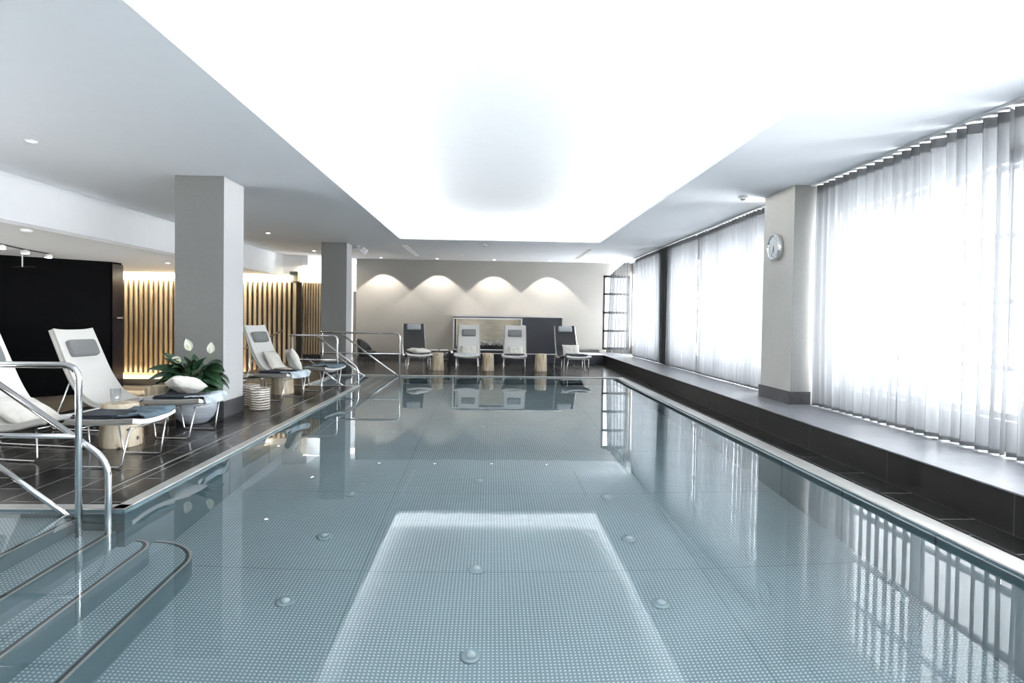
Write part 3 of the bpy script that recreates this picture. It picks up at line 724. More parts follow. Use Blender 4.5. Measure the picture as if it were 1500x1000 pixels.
# ------------------------------------------------------------------ handrails
def rail(label, y, xl, xpost, ztop, zmid, s1, s2, xend, group='steel pool handrails', yo=.0):
    t = thing('pool_handrail', label, 'handrail', (0, y, 0), 0, group)
    r = .0205
    zb = -1.0
    bm = BM(); tube(bm, fillet([(xl - .05, 0, ztop), (xpost, 0, ztop), (xpost, 0, zb)], .10, 8), r, 12); obj('top_rail', bm, M['chrome'], t, smooth=True)
    bm = BM(); tube(bm, [(xl, 0, 0), (xl, 0, ztop)], r * .9, 12); obj('post', bm, M['chrome'], t, smooth=True)
    bm = BM(); tube(bm, [(xl - .05, 0, zmid), (xpost, 0, zmid)], r * .8, 12); obj('middle_rail', bm, M['chrome'], t, smooth=True)
    bm = BM()
    if xend is not None:
        (xa, za), (xb, zb2) = s1
        pts = fillet([(xa, .045, za), (xb, .045, zb2), (xend, .045, -.95)], .12, 8); tube(bm, pts, r, 12)
    else:
        (xa, za), (xb, zb2) = s1; g = (zb2 - za) / (xb - xa); tube(bm, [(xa, .045, za), (xb + .05, .045, zb2 + g * .05), ], r, 12)
    obj('sloping_rail', bm, M['chrome'], t, smooth=True)
    (xa, za), (xb, zb2) = s2; g = (zb2 - za) / (xb - xa)
    bm = BM(); tube(bm, [(xa, .045, za), (xb + .10, .045, zb2 + g * .10)], r * .85, 12); obj('lower_sloping_rail', bm, M['chrome'], t, smooth=True)
    return t
rail('chrome handrail of the near steps, largest one at the left picture edge', 3.95, -3.65, -2.63, .955, .50, ((-3.32, .93), (-2.47, .335)), ((-3.42, .48), (-2.77, 0)), -2.475)
rail('shorter chrome handrail of the far steps, in front with its end bent into the water', 11.35, -3.68, -2.85, .915, .465, ((-3.24, .90), (-2.47, .31)), ((-3.43, .485), (-2.79, 0)), -2.465)
rail('longest chrome handrail of the far steps, behind the shorter one', 13.2, -3.63, -1.97, .925, .478, ((-3.27, .915), (-2.03, 0)), ((-3.43, .478), (-2.77, 0)), None)

# ------------------------------------------------------------------ lounge chairs and ottomans
PROF = [(0, 1.08), (.055, .96), (.12, .82), (.21, .63), (.30, .48), (.40, .36), (.52, .285), (.66, .262), (.85, .29), (1.0, .325), (1.10, .345)]
def prof_at(s):
    # Catmull-Rom through PROF
    n = len(PROF) - 1; x = s * n; i = min(int(x), n - 1); t = x - i
    P = [PROF[max(0, i - 1)], PROF[i], PROF[i + 1], PROF[min(n, i + 2)]]
    return tuple(.5 * ((2 * P[1][k]) + (-P[0][k] + P[2][k]) * t + (2 * P[0][k] - 5 * P[1][k] + 4 * P[2][k] - P[3][k]) * t * t + (-P[0][k] + 3 * P[1][k] - 3 * P[2][k] + P[3][k]) * t ** 3) for k in (0, 1))
def make_chair(label, sling, head, dark=False):
    t = thing('lounge_chair', label, 'chair', (0, 0, 0))
    def f(u, v):
        a, z = prof_at(v); wd = .265 + .025 * min(1, v * 1.6); e_ = abs(2 * u - 1)
        return ((u - .5) * 2 * wd, .6 - a, z + .018 * e_ ** 3)
    bm = BM(); sheet(bm, f, 10, 44, .035, 1); obj('seat_shell', bm, [sling, M['sling_edge']], t, smooth=False, bevel=.008)
    for sgn in (0, 1):
        bm = BM()
        tube(bm, [Vector(f(sgn, v / 44)) + Vector(((sgn - .5) * .012, 0, -.012)) for v in range(45)], .017, 8)
        obj('edge_piping', bm, M['sling_edge'] if not dark else M['leg_steel'], t, smooth=True)
    # headrest on the upper back
    hw = .185
    a0, z0 = prof_at(.105); a1, z1 = prof_at(.225)
    if dark: a0, z0 = prof_at(.02); a1, z1 = prof_at(.13)
    c = Vector((0, .6 - (a0 + a1) / 2, (z0 + z1) / 2)); d = Vector((0, -(a1 - a0), z1 - z0)); hl = d.length / 2; d.normalize(); n = Vector((1, 0, 0)).cross(d)
    if n.y > 0: n = -n
    bm = BM()
    bmesh.ops.create_uvsphere(bm, u_segments=40, v_segments=22, radius=1)
    for v in bm.verts:
        q = v.co.copy(); s = lambda x, p: math.copysign(abs(x) ** p, x)
        X, Y, Z = s(q.x, .16) * hw, s(q.z, .30) * hl, s(q.y, .6) * .036
        v.co = c + Vector((1, 0, 0)) * X + d * Y + n * (Z * 1.5 + .042)
    obj('headrest', bm, head, t, smooth=True)
    for sgn in (-1, 1):
        x = sgn * .262
        bm = BM()
        pts = fillet([(x, .6 - .265, .60), (x * 1.04, .6 - .02, .012), (x * 1.04, .6 - 1.0, .012), (x, .6 - .98, .315)], .04, 5)
        tube(bm, pts, .0085, 8); obj('leg_frame', bm, M['leg_steel'], t, smooth=True)
    for (yy, zz) in ((.6 - .42, .300), (.6 - .97, .285)):
        bm = BM(); tube(bm, [(-.262, yy, zz), (.262, yy, zz)], .009, 8); obj('cross_bar', bm, M['leg_steel'], t, smooth=True)
    return t
OT = .385
def make_ottoman(label, sling, dark=False):
    t = thing('ottoman', label, 'ottoman', (0, 0, 0))
    def f(u, v):
        x = (u - .5) * .60; y = (v - .5) * .58
        return (x, y, OT + .035 * abs(2 * u - 1) ** 2.2 - .012 + .02 * (1 - v) ** 3)
    bm = BM(); sheet(bm, f, 16, 12, .045, 1); obj('seat_pad', bm, [sling, M['pad_side']], t, bevel=.010)
    for sgn in (-1, 1):
        x = sgn * .255; bm = BM()
        tube(bm, fillet([(x * .98, .22, OT - .05), (x * 1.06, .17, .010), (x * 1.06, -.17, .010), (x * .98, -.23, OT - .045)], .03, 5), .008, 8)
        obj('leg_loop', bm, M['leg_steel'], t, smooth=True)
    for yy in (.20, -.21):
        bm = BM(); tube(bm, [(-.25, yy, OT - .062), (.25, yy, OT - .062)], .008, 8); obj('cross_bar', bm, M['leg_steel'], t, smooth=True)
    return t
GC = 'high backed lounge chairs around the pool'; GO = 'ottomans in front of the lounge chairs'
chairs = [  # top centre (x, y), forward dir, dark, labels
    ((-4.80, 5.72), (.985, -.17), 0, 'off-white lounge chair cut off by the left picture edge', 'white ottoman with a navy towel, nearest to the camera', 1.57),
    ((-4.76, 7.03), (.985, -.17), 0, 'off-white lounge chair in front of the black partition, left of the plant', 'white ottoman with a linen cushion, in front of the potted plant', 1.55),
    ((-4.62, 9.85), (.95, -.30), 0, 'off-white lounge chair mostly hidden behind the near grey column', 'white ottoman with dark towel and cushion, beside the striped lanterns', 1.50),
    ((-4.30, 11.10), (.94, -.34), 0, 'off-white lounge chair before the slat wall, right of the near column', 'white ottoman with a blue towel beside the far handrails', 1.45),
    ((-2.06, 16.2), (.21, -.978), 1, 'charcoal lounge chair left of the fireplace', 'ottoman with a linen cushion, leftmost of the back row', 1.57),
    ((-.58, 16.2), (.01, -1), 0, 'pale lounge chair in front of the left half of the firebox', 'ottoman in front of the left pale chair of the back row', 1.57),
    ((.65, 16.2), (-.045, -1), 0, 'pale lounge chair in front of the right end of the firebox', 'ottoman in front of the right pale chair of the back row', 1.57),
    ((1.98, 16.2), (.09, -.996), 1, 'charcoal lounge chair in front of the dark right part of the fireplace', 'ottoman with a dark folded towel, rightmost of the back row', 1.60)]
cw = cd_ = ow = None; OPOS = []
for (tp, d, dk, lc, lo, od) in chairs:
    D = Vector((*d, 0)).normalized(); T = Vector((*tp, 0)); o = T + D * .6; rz = math.atan2(D.y, D.x) + PI / 2
    if dk:
        if cd_ is None: cd_ = c = make_chair(lc, M['sling_dark'], M['headrest_light'], True); c.location = o; c.rotation_euler.z = rz; c['group'] = GC
        else: dup(cd_, o, rz, lc, GC)
    else:
        if cw is None: cw = c = make_chair(lc, M['sling_white'], M['headrest']); c.location = o; c.rotation_euler.z = rz; c['group'] = GC
        else: dup(cw, o, rz, lc, GC)
    p = T + D * od
    orz = rz
    if lc.endswith('dark right part of the fireplace'): p = Vector((2.09, 14.62, 0))
    if lo.endswith('nearest to the camera'): p = Vector((-3.20, 5.37, 0)); orz = PI / 2 - .06
    if lo.endswith('front of the potted plant'): p = Vector((-3.25, 6.58, 0)); orz = PI / 2 - .04
    if ow is None: ow = make_ottoman(lo, M['sling_white']); ow.location = p; ow.rotation_euler.z = orz; ow['group'] = GO
    else: dup(ow, p, orz, lo, GO)
    OPOS.append((p, orz, o, D))

# cushions
def cushion_bm(w, h, th):
    bm = BM()
    def f(u, v, s):
        x, y = 2 * u - 1, 2 * v - 1
        k = max(0, (1 - abs(x) ** 2.6)) ** .55 * max(0, (1 - abs(y) ** 2.6)) ** .55
        pin = 1 - .07 * (1 - abs(y) ** 2) * abs(x) ** 4; pin2 = 1 - .07 * (1 - abs(x) ** 2) * abs(y) ** 4
        wr = .022 * noise.noise(Vector((x * 2.6, y * 2.6, s * 3 + w * 9))) + .010 * noise.noise(Vector((x * 6, y * 6, s * 3 + h * 9)))
        return Vector((x * w / 2 * pin, y * h / 2 * pin2, s * (th / 2 * k + .004) + wr * k))
    n = 16; A = [[bm.verts.new(f(i / n, j / n, 1)) for j in range(n + 1)] for i in range(n + 1)]; B = [[bm.verts.new(f(i / n, j / n, -1)) for j in range(n + 1)] for i in range(n + 1)]
    for i in range(n):
        for j in range(n): bm.faces.new((A[i][j], A[i + 1][j], A[i + 1][j + 1], A[i][j + 1])); bm.faces.new((B[i][j], B[i][j + 1], B[i + 1][j + 1], B[i + 1][j]))
    for i in range(n):
        for (p, q) in (((i, 0), (i + 1, 0)), ((i + 1, n), (i, n)), ((0, i + 1), (0, i)), ((n, i), (n, i + 1))):
            bm.faces.new((A[p[0]][p[1]], B[p[0]][p[1]], B[q[0]][q[1]], A[q[0]][q[1]]))
    return bm
GP = 'linen cushions on the loungers'
def cushion(label, loc, rot, size=(.44, .40, .13)):
    o = obj('cushion', cushion_bm(*size), M['linen'], smooth=True, subsurf=1); o.location = loc; o.rotation_euler = rot
    tag(o, label, 'cushion', GP); return o
def on_ott(i, du, dv, z):
    p, rz, _, D = OPOS[i]; R_ = Vector((math.cos(rz), math.sin(rz), 0)); return (p.x + D.x * du + R_.x * dv, p.y + D.y * du + R_.y * dv, z)
def on_chair(i, a, z, lat=0):   # a = distance from back top along the seat
    _, rz, o, D = OPOS[i]; R_ = Vector((math.cos(rz), math.sin(rz), 0)); q = o + D * (a - .6) + R_ * lat; return (q.x, q.y, z)
rz = lambda i: OPOS[i][1]
cushion('linen cushion lying on the seat of the leftmost lounge chair', on_chair(0, .60, .395, -.02), (math.radians(28), 0, rz(0)), (.46, .46, .15))
cushion('crumpled linen cushion on the ottoman in front of the plant', on_ott(1, -.02, .02, .53), (.30, .22, rz(1) + .75), (.36, .36, .15))
cushion('linen cushion standing against the lounge chair right of the near column', on_chair(3, .46, .47), (math.radians(62), 0, rz(3) + .2), (.40, .40, .13))
cushion('linen cushion standing on the ottoman beside the striped lanterns', on_ott(2, .12, .10, .60), (math.radians(66), .1, rz(2) + .9), (.38, .38, .12))
cushion('linen cushion on the leftmost ottoman of the back row', on_ott(4, .0, .0, .47), (.05, .05, rz(4) + .6), (.50, .38, .12))
cushion('linen cushion on the seat of the left pale back row chair', on_chair(5, .56, .44), (math.radians(50), 0, rz(5)), (.42, .30, .12))
cushion('linen cushion on the seat of the right pale back row chair', on_chair(6, .56, .44, .02), (math.radians(50), 0, rz(6)), (.40, .30, .12))
cushion('linen cushion on the seat of the right charcoal chair', on_chair(7, .58, .47, .06), (math.radians(60), 0, rz(7)), (.46, .34, .12))

# towels
def folded_towel(label, loc, rot, w, d, h, mat, layers=3):
    t = obj('folded_towel', BM(), mat); o = t
    bm = BM(); lh = h / layers
    for k in range(layers):
        def f(u, v, k=k):
            y = (v - .5) * d; x = (u - .5) * (w - .012 * k)
            return (x, y + .006 * math.sin(k * 2.1), (k + 1) * lh - .002 + .004 * math.sin(u * 7 + k) * math.cos(v * 5))
        sheet(bm, f, 10, 10, lh * .86)
    bmesh.ops.recalc_face_normals(bm, faces=bm.faces[:]); bm.to_mesh(o.data); bm.free()
    for p in o.data.polygons: p.use_smooth = False
    b = o.modifiers.new('bevel', 'BEVEL'); b.width = lh * .4; b.segments = 3; b.limit_method = 'ANGLE'
    o.location = loc; o.rotation_euler = (0, 0, rot); tag(o, label, 'towel', 'folded towels on the ottomans'); return o
def loose_towel(label, i, mat, du, w, over, drop, wave, side=0):
    """towel lying on ottoman i and hanging over its pool-side end (local -Y)"""
    p, rzz, _, D = OPOS[i]
    y0 = du; y1 = -.27
    flat = y0 - y1; tot = flat + drop
    def f(u, v):
        s = v * tot; x = (u - .5) * w + side
        wv = wave * (math.sin(u * 9 + v * 4) + .6 * math.sin(u * 17 + 2 + v * 3)) * (.4 + .6 * v)
        zt = OT + .035 * min(1, abs(2 * x / .6)) ** 2.2 - .012
        if s < flat: y = y0 - s; z = zt + .02 * (1 - (y / .54 + .5)) ** 3 + .022 + abs(wv)
        else:
            a = s - flat; y = y1 - .028 - .02 * math.sin(min(a, .1) / .1 * PI / 2) + wv * .5; z = zt + .042 - a
        return (x + wv * .3, y, z)
    bm = BM(); sheet(bm, f, 26, 24, .010)
    o = obj('draped_towel', bm, mat, smooth=True); o.location = p; o.rotation_euler.z = rzz
    tag(o, label, 'towel', 'loose towels on the ottomans'); return o
folded_towel('navy folded towel on the ottoman nearest to the camera', on_ott(0, -.10, -.09, OT + .006), rz(0), .36, .34, .05, M['towel_navy'])
loose_towel('slate blue towel spread over the ottoman nearest to the camera', 0, M['towel_blue'], .08, .46, 0, .02, .016, .05)
folded_towel('navy folded towel under the cushion in front of the plant', on_ott(1, -.03, -.02, OT + .008), rz(1), .44, .40, .045, M['towel_navy'])
loose_towel('pale blue towel hanging over the ottoman in front of the plant', 1, M['towel_pale'], -.10, .46, 0, .07, .014)
folded_towel('navy folded towel on the ottoman beside the striped lanterns', on_ott(2, -.06, -.04, OT + .008), rz(2), .44, .36, .05, M['towel_navy'])
loose_towel('white and blue towel hanging over the ottoman beside the striped lanterns', 2, M['towel_pale'], -.08, .46, 0, .08, .014)
loose_towel('blue towel covering the ottoman beside the far handrails', 3, M['towel_blue'], .22, .50, 0, .03, .012)
folded_towel('dark folded towel on the right pale back row ottoman', on_ott(6, .0, .0, OT + .006), rz(6), .50, .40, .03, M['towel_navy'], 2)
folded_towel('dark folded towel on the left pale back row ottoman', on_ott(5, .02, .0, OT + .006), rz(5), .46, .40, .02, M['towel_pale'], 2)
folded_towel('dark folded towel on the rightmost back row ottoman', on_ott(7, .0, .0, OT + .006), rz(7), .48, .42, .05, M['towel_navy'], 2)
folded_towel('dark folded towel under the cushion of the leftmost back row ottoman', on_ott(4, .0, .02, OT + .006), rz(4), .50, .42, .02, M['towel_navy'], 2)

# ------------------------------------------------------------------ log stools
lg = None; GL = 'log stool side tables'
def wob(a, z): return .02 * math.sin(3 * a + 1) + .012 * math.sin(5 * a + z * 6)
for (x, y, s, lb, rz_) in ((-3.60, 6.00, 1.05, 'pale log stool carrying the water glass, nearest to the camera', .3), (-3.98, 7.42, 1.0, 'pale log stool behind the ottoman by the plant', 1.4), (-3.40, 10.02, 1.0, 'pale log stool behind the striped lanterns', 2.5),
                           (-1.28, 14.72, .90, 'pale log stool in the back row, leftmost', 3.6), (-.06, 14.78, .90, 'pale log stool in the back row, between the two pale chairs', 4.4), (1.24, 14.78, .90, 'pale log stool in the back row, beside the right charcoal chair', 5.5)):
    if lg is None:
        lg = obj('log_stool', (lambda b: (lathe(b, [(.165, 0), (.172, .012), (.166, .14), (.158, .30), (.152, .40), (.146, .415)], seg=36, wob=wob), b)[1])(BM()), M['log'], smooth=True)
        o = lg; m_ = o.modifiers.new('es', 'EDGE_SPLIT'); m_.split_angle = math.radians(50); tag(o, lb, 'stool', GL)
    else: o = dup(lg, (0, 0, 0), 0, lb, GL)
    o.location = (x, y, 0.001); o.rotation_euler.z = rz_; o.scale = (s, s, 1.0 if s > .95 else 1.02)
# glass
bm = BM(); lathe(bm, [(.034, 0), (.036, .02), (.046, .14), (.0445, .14), (.034, .022), (.0001, .018)], seg=24)
gl = obj('water_glass', bm, M['tumbler'], smooth=True, loc=(-3.62, 5.96, .4175)); tag(gl, 'clear drinking glass standing on the nearest log stool', 'glass')

# ------------------------------------------------------------------ striped lanterns
ln = None
for (x, y, lb) in ((-3.13, 8.32, 'striped candle lantern on the deck, right one of the pair'), (-3.42, 8.72, 'striped candle lantern behind, half hidden by the near column')):
    if ln is None:
        ln = o = thing('candle_lantern', lb, 'lantern', (x, y, .001), 0, 'striped candle lanterns')
        bm = BM(); lathe(bm, [(.12, 0), (.13, .008), (.132, .28), (.128, .29), (.118, .29), (.118, .012), (.0001, .010)], seg=32); obj('glass_cylinder', bm, M['stripes'], o, smooth=True)
        bm = BM(); lathe(bm, [(.04, .0125), (.04, .14), (.034, .145), (.0001, .143)], seg=16); obj('candle', bm, M['candle'], o, smooth=True)
    else: dup(ln, (x, y, .001), 1.0, lb, 'striped candle lanterns')

# ------------------------------------------------------------------ peace lily
pl = thing('peace_lily', 'peace lily with white flowers in a round grey glazed pot by the column', 'potted plant', (-3.50, 7.27, 0.001))
bm = BM(); lathe(bm, [(.12, 0), (.15, .012), (.215, .08), (.252, .17), (.245, .25), (.205, .32), (.175, .345), (.165, .345), (.16, .31), (.0001, .30)], seg=40); pot = obj('pot', bm, M['pot'], pl, smooth=True)
bm = BM(); lathe(bm, [(.155, .302), (.0001, .318)], seg=24); obj('soil', bm, M['soil'], pot, smooth=True)
rnd = random.Random(5); bm = BM(); bs = BM()
def leaf(bm, base, dirv, ln_, wd, droop, twist):
    d = Vector(dirv).normalized(); side = d.cross(Vector((0, 0, 1)))
    if side.length < .1: side = Vector((1, 0, 0))
    side.normalize(); side = (Matrix.Rotation(twist, 3, d) @ side)
    n = 9; rows = []
    p = Vector(base); v = d.copy()
    for i in range(n + 1):
        t = i / n; w_ = wd * (math.sin(PI * min(1, t * .96 + .04) ** .75)) ** .85 if t < 1 else 0.0
        nrm = side.cross(v).normalized()
        rows.append([bm.verts.new(p - side * w_ + nrm * w_ * .28), bm.verts.new(p), bm.verts.new(p + side * w_ + nrm * w_ * .28)])
        p = p + v * (ln_ / n); v = (v + Vector((0, 0, -droop / n))).normalized()
    for a, b in zip(rows[:-1], rows[1:]):
        for k in (0, 1): bm.faces.new((a[k], a[k + 1], b[k + 1], b[k]))
for k in range(60):
    a = rnd.random() * 2 * PI; el = rnd.uniform(.05, 1.2); rad = rnd.uniform(.02, .11)
    b0 = Vector((rad * math.cos(a), rad * math.sin(a), .30)); st = rnd.uniform(.14, .30) * (.75 + .45 * math.sin(el))
    d = Vector((math.cos(a) * math.cos(el), math.sin(a) * math.cos(el) * .55, math.sin(el)))
    d0 = (d * Vector((1, 1, .6)).length * .5 + Vector((0, 0, 1.0))).normalized(); tip = b0 + d0 * st
    tube(bs, [b0, b0 + d0 * st * .5, tip], .0045, 5)
    leaf(bm, tip, d, rnd.uniform(.20, .28), rnd.uniform(.055, .08), rnd.uniform(.8, 2.2), rnd.uniform(-1.2, 1.2))
# larger leaves in front of the column
for (dx, dz, l_, w_, dr_, st) in ((.85, .42, .34, .095, .9, .30), (.95, .10, .33, .08, 1.5, .25), (-.8, .42, .34, .08, .7, .28), (-.95, .15, .34, .07, .9, .26), (-.6, .85, .28, .07, .5, .34), (.45, .7, .28, .08, .8, .32), (.8, -.2, .34, .08, 1.8, .20),
                              (.35, -.1, .30, .08, 2.0, .16), (-.95, .0, .30, .06, .8, .22), (.9, .65, .30, .075, .8, .34), (-.2, .6, .26, .085, 1.2, .30), (.15, .5, .26, .085, 1.4, .30), (-.45, .25, .28, .08, 1.5, .24), (.1, .1, .28, .09, 1.9, .22), (1.0, -.05, .32, .05, 1.2, .30)):
    b0 = Vector((.06 * dx, -.05, .31)); tip = b0 + Vector((dx * .10, -.05, st)); tube(bs, [b0, (b0 + tip) / 2 + Vector((0, 0, .02)), tip], .005, 5)
    leaf(bm, tip, (dx, -.30, dz), l_, w_ * 1.1, dr_, (1 if dx > 0 else -1) * rnd.uniform(.2, .9))
obj('leaves', bm, M['leaf'], pl, smooth=True, fix=False); obj('stems', bs, M['stem'], pl, smooth=True)
for (x, y, z, tl, sc) in ((.02, -.14, .86, -.35, 1.0), (.235, -.12, .83, .12, .9), (-.06, -.18, .74, -1.25, .8)):
    bm = BM(); top = Vector((x, y, z)); tube(bm, [(x * .3, y * .3, .31), (x * .6, y * .6, .31 + (z - .31) * .55), top], .0045, 6); fs = obj('flower_stem', bm, M['stem'], pl, smooth=True)
    bm = BM(); n = 10
    R_ = Matrix.Rotation(tl, 3, 'Y')
    rows = []
    for i in range(n + 1):
        t = i / n; w_ = .052 * sc * (math.sin(PI * (t ** .8))) ** .8 if 0 < t < 1 else .001
        cpt = Vector((0, .02 * math.sin(PI * t), t * .15 * sc))
        rows.append([bm.verts.new(top + R_ @ (cpt + Vector((w_ * s_, -.35 * w_ * (abs(s_) ** 2), 0)))) for s_ in (-1, -.5, 0, .5, 1)])
    for A, B in zip(rows[:-1], rows[1:]):
        for k in range(4): bm.faces.new((A[k], A[k + 1], B[k + 1], B[k]))
    obj('spathe', bm, M['petal'], fs, smooth=True, fix=False)
    bm = BM(); tube(bm, [top + R_ @ Vector((0, -.012, .01)), top + R_ @ Vector((0, -.012, .075 * sc))], .008 * sc, 8); obj('spadix', bm, M['spadix'], fs, smooth=True)

# ------------------------------------------------------------------ small black side table with magazines (back left)
tb = thing('side_table', 'low black side table with magazines left of the fireplace', 'table', (-1.42, 16.55, 0.001))
bm = BM(); box(bm, -.33, .33, -.22, .22, .34, .37); obj('table_top', bm, M['black_metal'], tb, bevel=.004)
for sx in (-1, 1):
    for sy in (-1, 1):
        bm = BM(); box(bm, sx * .30 - .02, sx * .30 + .02, sy * .19 - .02, sy * .19 + .02, 0, .34); obj('leg', bm, M['black_metal'], tb)
bm = BM(); box(bm, -.28, .28, -.17, .17, .12, .14); obj('lower_shelf', bm, M['black_metal'], tb)
pap = pmat('magazine_paper', (.70, .70, .69), .5, var=.1); pdk = pmat('dark_magazine_cover', (.05, .05, .055), .35, var=.2)
for k, (x, r_, m_, lb) in enumerate(((-.15, .1, pdk, 'dark magazine on the black side table, lowest of the left pile'), (-.13, -.2, pap, 'pale magazine on top of the left pile on the black side table'), (.17, .25, pdk, 'dark magazine lying at the right of the black side table'), (.15, .05, pap, 'pale magazine on the dark one at the right of the black side table'))):
    z = .372 + (.012 if k in (1, 3) else 0)
    bm = BM(); box(bm, -.105, .105, -.14, .14, 0, .011); o = obj('magazine', bm, m_, bevel=.002); o.location = (-1.42 + x, 16.55, z); o.rotation_euler.z = r_; tag(o, lb, 'magazine', 'magazines on the side table')
# dark armchair beside the doorway
ac = thing('armchair', 'low black round backed armchair near the dark doorway', 'chair', (-3.52, 17.3, 0.001), math.radians(70)); ac.scale = (.85, .85, .85)
bm = BM(); prism(bm, [(.30 * math.cos(a), .30 * math.sin(a)) for a in [2 * PI * k / 24 for k in range(24)]], .16, .36); obj('seat', bm, M['black_metal'], ac, bevel=.03)
bm = BM()
def fb(u, v):
    a = PI * (.02 + .96 * u); r = .33 + .03 * v; h = .30 + (.44 * math.sin(a) ** .6) * v
    return (r * math.cos(a), r * math.sin(a), h)
sheet(bm, fb, 24, 6, .05); obj('backrest', bm, M['black_metal'], ac, smooth=True)
for k in range(4):
    a = PI / 4 + k * PI / 2; bm = BM(); tube(bm, [(.22 * math.cos(a), .22 * math.sin(a), .165), (.27 * math.cos(a), .27 * math.sin(a), 0)], .016, 8); obj('leg', bm, M['black_metal'], ac, smooth=True)

# ------------------------------------------------------------------ ceiling fittings
def spotlight(loc, target, energy, ang, blend=.25, col=(1, .93, .84), size=.03):
    ld = bpy.data.lights.new('spot', 'SPOT'); ld.energy = energy; ld.spot_size = ang; ld.spot_blend = blend; ld.color = col; ld.shadow_soft_size = size
    o = bpy.data.objects.new('spot', ld); COL.objects.link(o); o.location = loc
    o.rotation_euler = (Vector(target) - Vector(loc)).to_track_quat('-Z', 'Y').to_euler(); return o
dl = None; GD = 'round recessed ceiling downlights'
dls = [(-4.63, 6.26, CZ, 'recessed downlight nearest to the camera, upper left'), (-4.69, 12.87, CZ, 'recessed downlight right of the near column'), (-4.72, 16.25, CZ, 'recessed downlight left of the far column'),
       (-3.23, 17.82, CZ, 'recessed downlight at the back wall, leftmost of four'), (-1.60, 17.82, CZ, 'recessed downlight at the back wall, second of four'), (.07, 17.82, CZ, 'recessed downlight at the back wall, third of four'), (1.71, 17.82, CZ, 'recessed downlight at the back wall, rightmost of four'),
       (-7.45, 14.2, 2.44, 'recessed downlight in the low grey ceiling near the slat wall')]
for i, (x, y, z, lb) in enumerate(dls):
    if dl is None:
        dl = thing('downlight', lb, 'ceiling light', (x, y, z), 0, GD)
        bm = BM(); lathe(bm, [(.040, -.001), (.040, -.008), (.055, -.008), (.056, -.001)], seg=24); obj('bezel', bm, M['trim_white'], dl, smooth=True)
        bm = BM(); lathe(bm, [(.039, -.006), (.039, -.003), (.0001, -.003)], seg=24); obj('lens', bm, M['spot_face'], dl)
    else: dup(dl, (x, y, z), 0, lb, GD)
    if 3 <= i <= 6: spotlight((x, y, z - .02), (x, y + .12, 0), 150, math.radians(92), .12)
    elif i < 3: spotlight((x, y, z - .02), (x, y, 0), 25, math.radians(80), .4)
# track with three spots on the low ceiling
tk = thing('light_track', 'dark light track with three small spots under the low grey ceiling at far left', 'track light', (-8.58, 11.45, 2.44))
bm = BM(); tube(bm, [(.26, -1.0, -.014), (.17, -.75, -.014), (-.05, .05, -.014), (-.19, .86, -.014)], .013, 8); obj('track', bm, M['black_metal'], tk, smooth=True)
for (x, y) in ((.20, -.80), (0, 0), (-.15, .79)):
    bm = BM(); lathe(bm, [(.062, -.09), (.066, -.085), (.066, -.04), (.02, -.02)], (x, y, 0), 20); s_ = obj('spot_head', bm, M['trim_white'], tk, smooth=True)
    bm = BM(); lathe(bm, [(.058, -.097), (.058, -.0915)], (x, y, 0), 20); obj('lens', bm, M['spot_face'], s_)
rd = obj('hanging_rod', (lambda b: (tube(b, [(0, 0, 0), (0, 0, -.27)], .012, 8), b)[1])(BM()), M['plastic'], smooth=True, loc=(-9.35, 12.4, 2.44))
tag(rd, 'thin white rod hanging from the low grey ceiling before the black partition', 'rod')
bm = BM(); tube(bm, [(-.28, .1, -.27), (.28, -.06, -.27)], .012, 8); obj('cross_arm', bm, M['black_metal'], rd, smooth=True)
# smoke detectors
sd = None; GS = 'round ceiling detectors'
for (x, y, z, s_, lb) in ((3.42, 8.18, CZ, 1.0, 'white smoke detector on the ceiling beside the clock column'), (-.17, 14.17, CZ, .9, 'white detector on the ceiling behind the light cove'), (-.82, 16.42, CZ, .8, 'small detector on the ceiling near the back wall'), (-6.50, 8.70, 2.44, 1.2, 'white detector on the low grey ceiling at upper left'), (-9.0, 14.9, 2.44, .7, 'small detector on the low grey ceiling before the slat wall')):
    if sd is None:
        sd = thing('smoke_detector', lb, 'smoke detector', (x, y, z), 0, GS)
        bm = BM(); lathe(bm, [(.06, -.0), (.062, -.02), (.05, -.034), (.0001, -.036)], seg=24); obj('base', bm, M['plastic'], sd, smooth=True)
        bm = BM(); lathe(bm, [(.032, -.033), (.032, -.045), (.022, -.055), (.0001, -.056)], seg=20); obj('sensor', bm, M['sling_edge'], sd, smooth=True); o = sd
    else: o = dup(sd, (x, y, z), 0, lb, GS)
    o.scale = (s_, s_, s_)
# linear slot vents
for (nm, x, lb) in (('slot_vent', -2.10, 'linear white slot vent in the ceiling, left of the cove end'), ('slot_vent', 2.40, 'linear slot vent in the ceiling, right of the cove end')):
    t = thing(nm, lb, 'vent', (x, 15.85, CZ), 0, 'linear ceiling slot vents')
    bm = BM(); 
    for d in ((-.05, -.035, -1.25, 1.25), (.035, .05, -1.25, 1.25), (-.05, .05, -1.26, -1.25), (-.05, .05, 1.25, 1.26)): box(bm, d[0], d[1], d[2], d[3], -.012, -.0005)
    obj('vent_frame', bm, M['trim_white'], t)
    bm = BM(); box(bm, -.035, .035, -1.25, 1.25, -.006, -.002); obj('slot', bm, M['trim_white'] if x < 0 else M['sling_edge'], t)
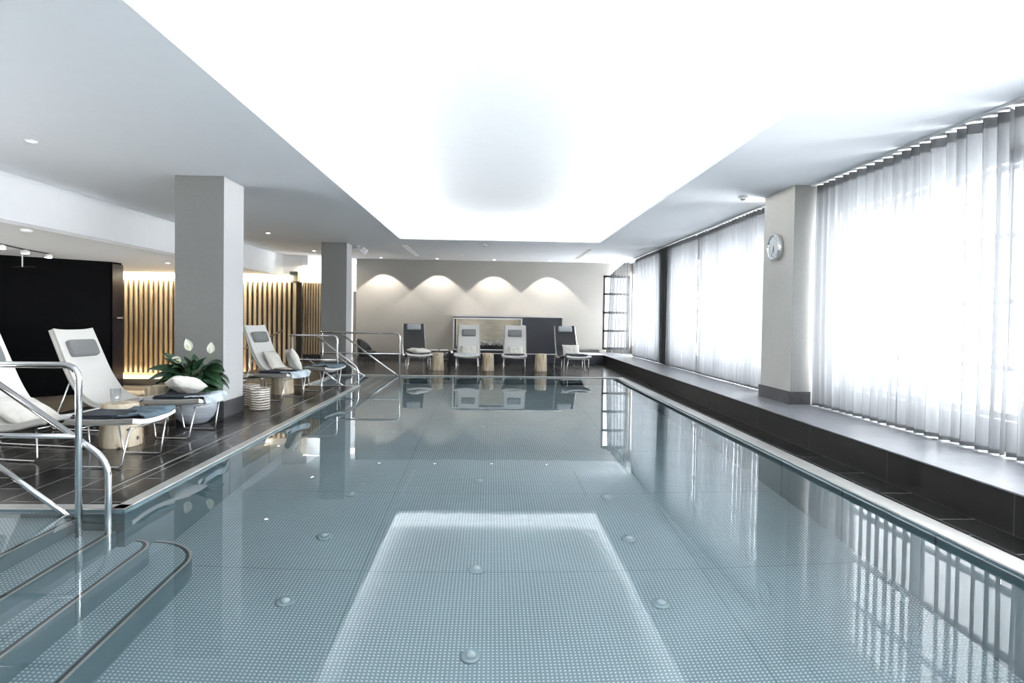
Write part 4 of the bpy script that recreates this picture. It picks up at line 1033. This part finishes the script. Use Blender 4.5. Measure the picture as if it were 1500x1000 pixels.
# security camera at the far column
sc_ = thing('security_camera', 'white box security camera under the ceiling beside the far column', 'camera', (-3.16, 14.95, CZ))
bm = BM(); tube(bm, [(-.235, .0, -.08), (-.10, 0, -.085), (.0, 0, -.10)], .022, 10); lathe(bm, [(.05, 0), (.05, -.02), (.02, -.04)], (-.1, 0, 0), 16); tube(bm, [(-.1, 0, -.03), (-.1, 0, -.085)], .016, 8); obj('bracket', bm, M['plastic'], sc_, smooth=True)
bm = BM(); v = box(bm, -.06, .06, -.10, .10, -.07, .07); bmesh.ops.transform(bm, matrix=Matrix.Translation((.03, 0, -.12)) @ Matrix.Rotation(math.radians(38), 4, 'Y'), verts=bm.verts); obj('body', bm, M['plastic'], sc_, bevel=.01)

# ------------------------------------------------------------------ light
w = bpy.data.worlds.new('sky'); S.world = w; w.use_nodes = True
bg = w.node_tree.nodes['Background']; bg.inputs[0].default_value = (.93, .965, 1.0, 1); bg.inputs[1].default_value = 24.0
def area(name, loc, rot, sx, sy, energy, col=(1, 1, 1), portal=False):
    ld = bpy.data.lights.new(name, 'AREA'); ld.shape = 'RECTANGLE'; ld.size = sx; ld.size_y = sy; ld.energy = energy; ld.color = col
    o = bpy.data.objects.new(name, ld); COL.objects.link(o); o.location = loc; o.rotation_euler = rot
    if portal: ld.cycles.is_portal = True
    return o
for a, b in wins: area('window_portal', (WX + .2, (a + b) / 2, 1.58), (0, math.radians(90), 0), 2.6, b - a, 1, portal=True)
area('window_portal', (3.81, BY + .15, 1.5), (math.radians(-90), 0, 0), .8, 2.26, 1, portal=True)
# LED grazers of the slat wall
area('slat_wash_top', (-9.0, 17.30, 2.41), (math.radians(12), 0, 0), 6.6, .05, 190, (1, .88, .68))
area('slat_wash_base', (-8.8, 16.95, LFZ + .35), (math.radians(0), 0, 0), 6.2, .10, 150, (1, .86, .64))
area('slat_wash_back', (-4.95, 17.48, 2.7), (math.radians(10), 0, 0), .8, .05, 25, (1, .86, .62))
area('passage_light', (-4.6, 19.2, 2.95), (0, 0, 0), .8, .8, 9, (1, .97, .92))

for fxx in (-.6, .45):  # added unseen point lights that brighten the firebox lining
    pl_ = bpy.data.lights.new('firebox_fill', 'POINT'); pl_.energy = 2.2; pl_.color = (1, .93, .82); pl_.shadow_soft_size = .006
    po = bpy.data.objects.new('firebox_fill', pl_); COL.objects.link(po); po.location = (fxx, BBY + .22, LZ + .965)
S.view_settings.view_transform = 'Standard'; S.view_settings.look = 'None'; S.view_settings.exposure = 0.42
S.cycles.max_bounces = 12; S.cycles.diffuse_bounces = 5; S.cycles.glossy_bounces = 5; S.cycles.transmission_bounces = 8; S.cycles.transparent_max_bounces = 12
S.cycles.sample_clamp_indirect = 8.0; S.cycles.use_denoising = True; S.cycles.caustics_reflective = False
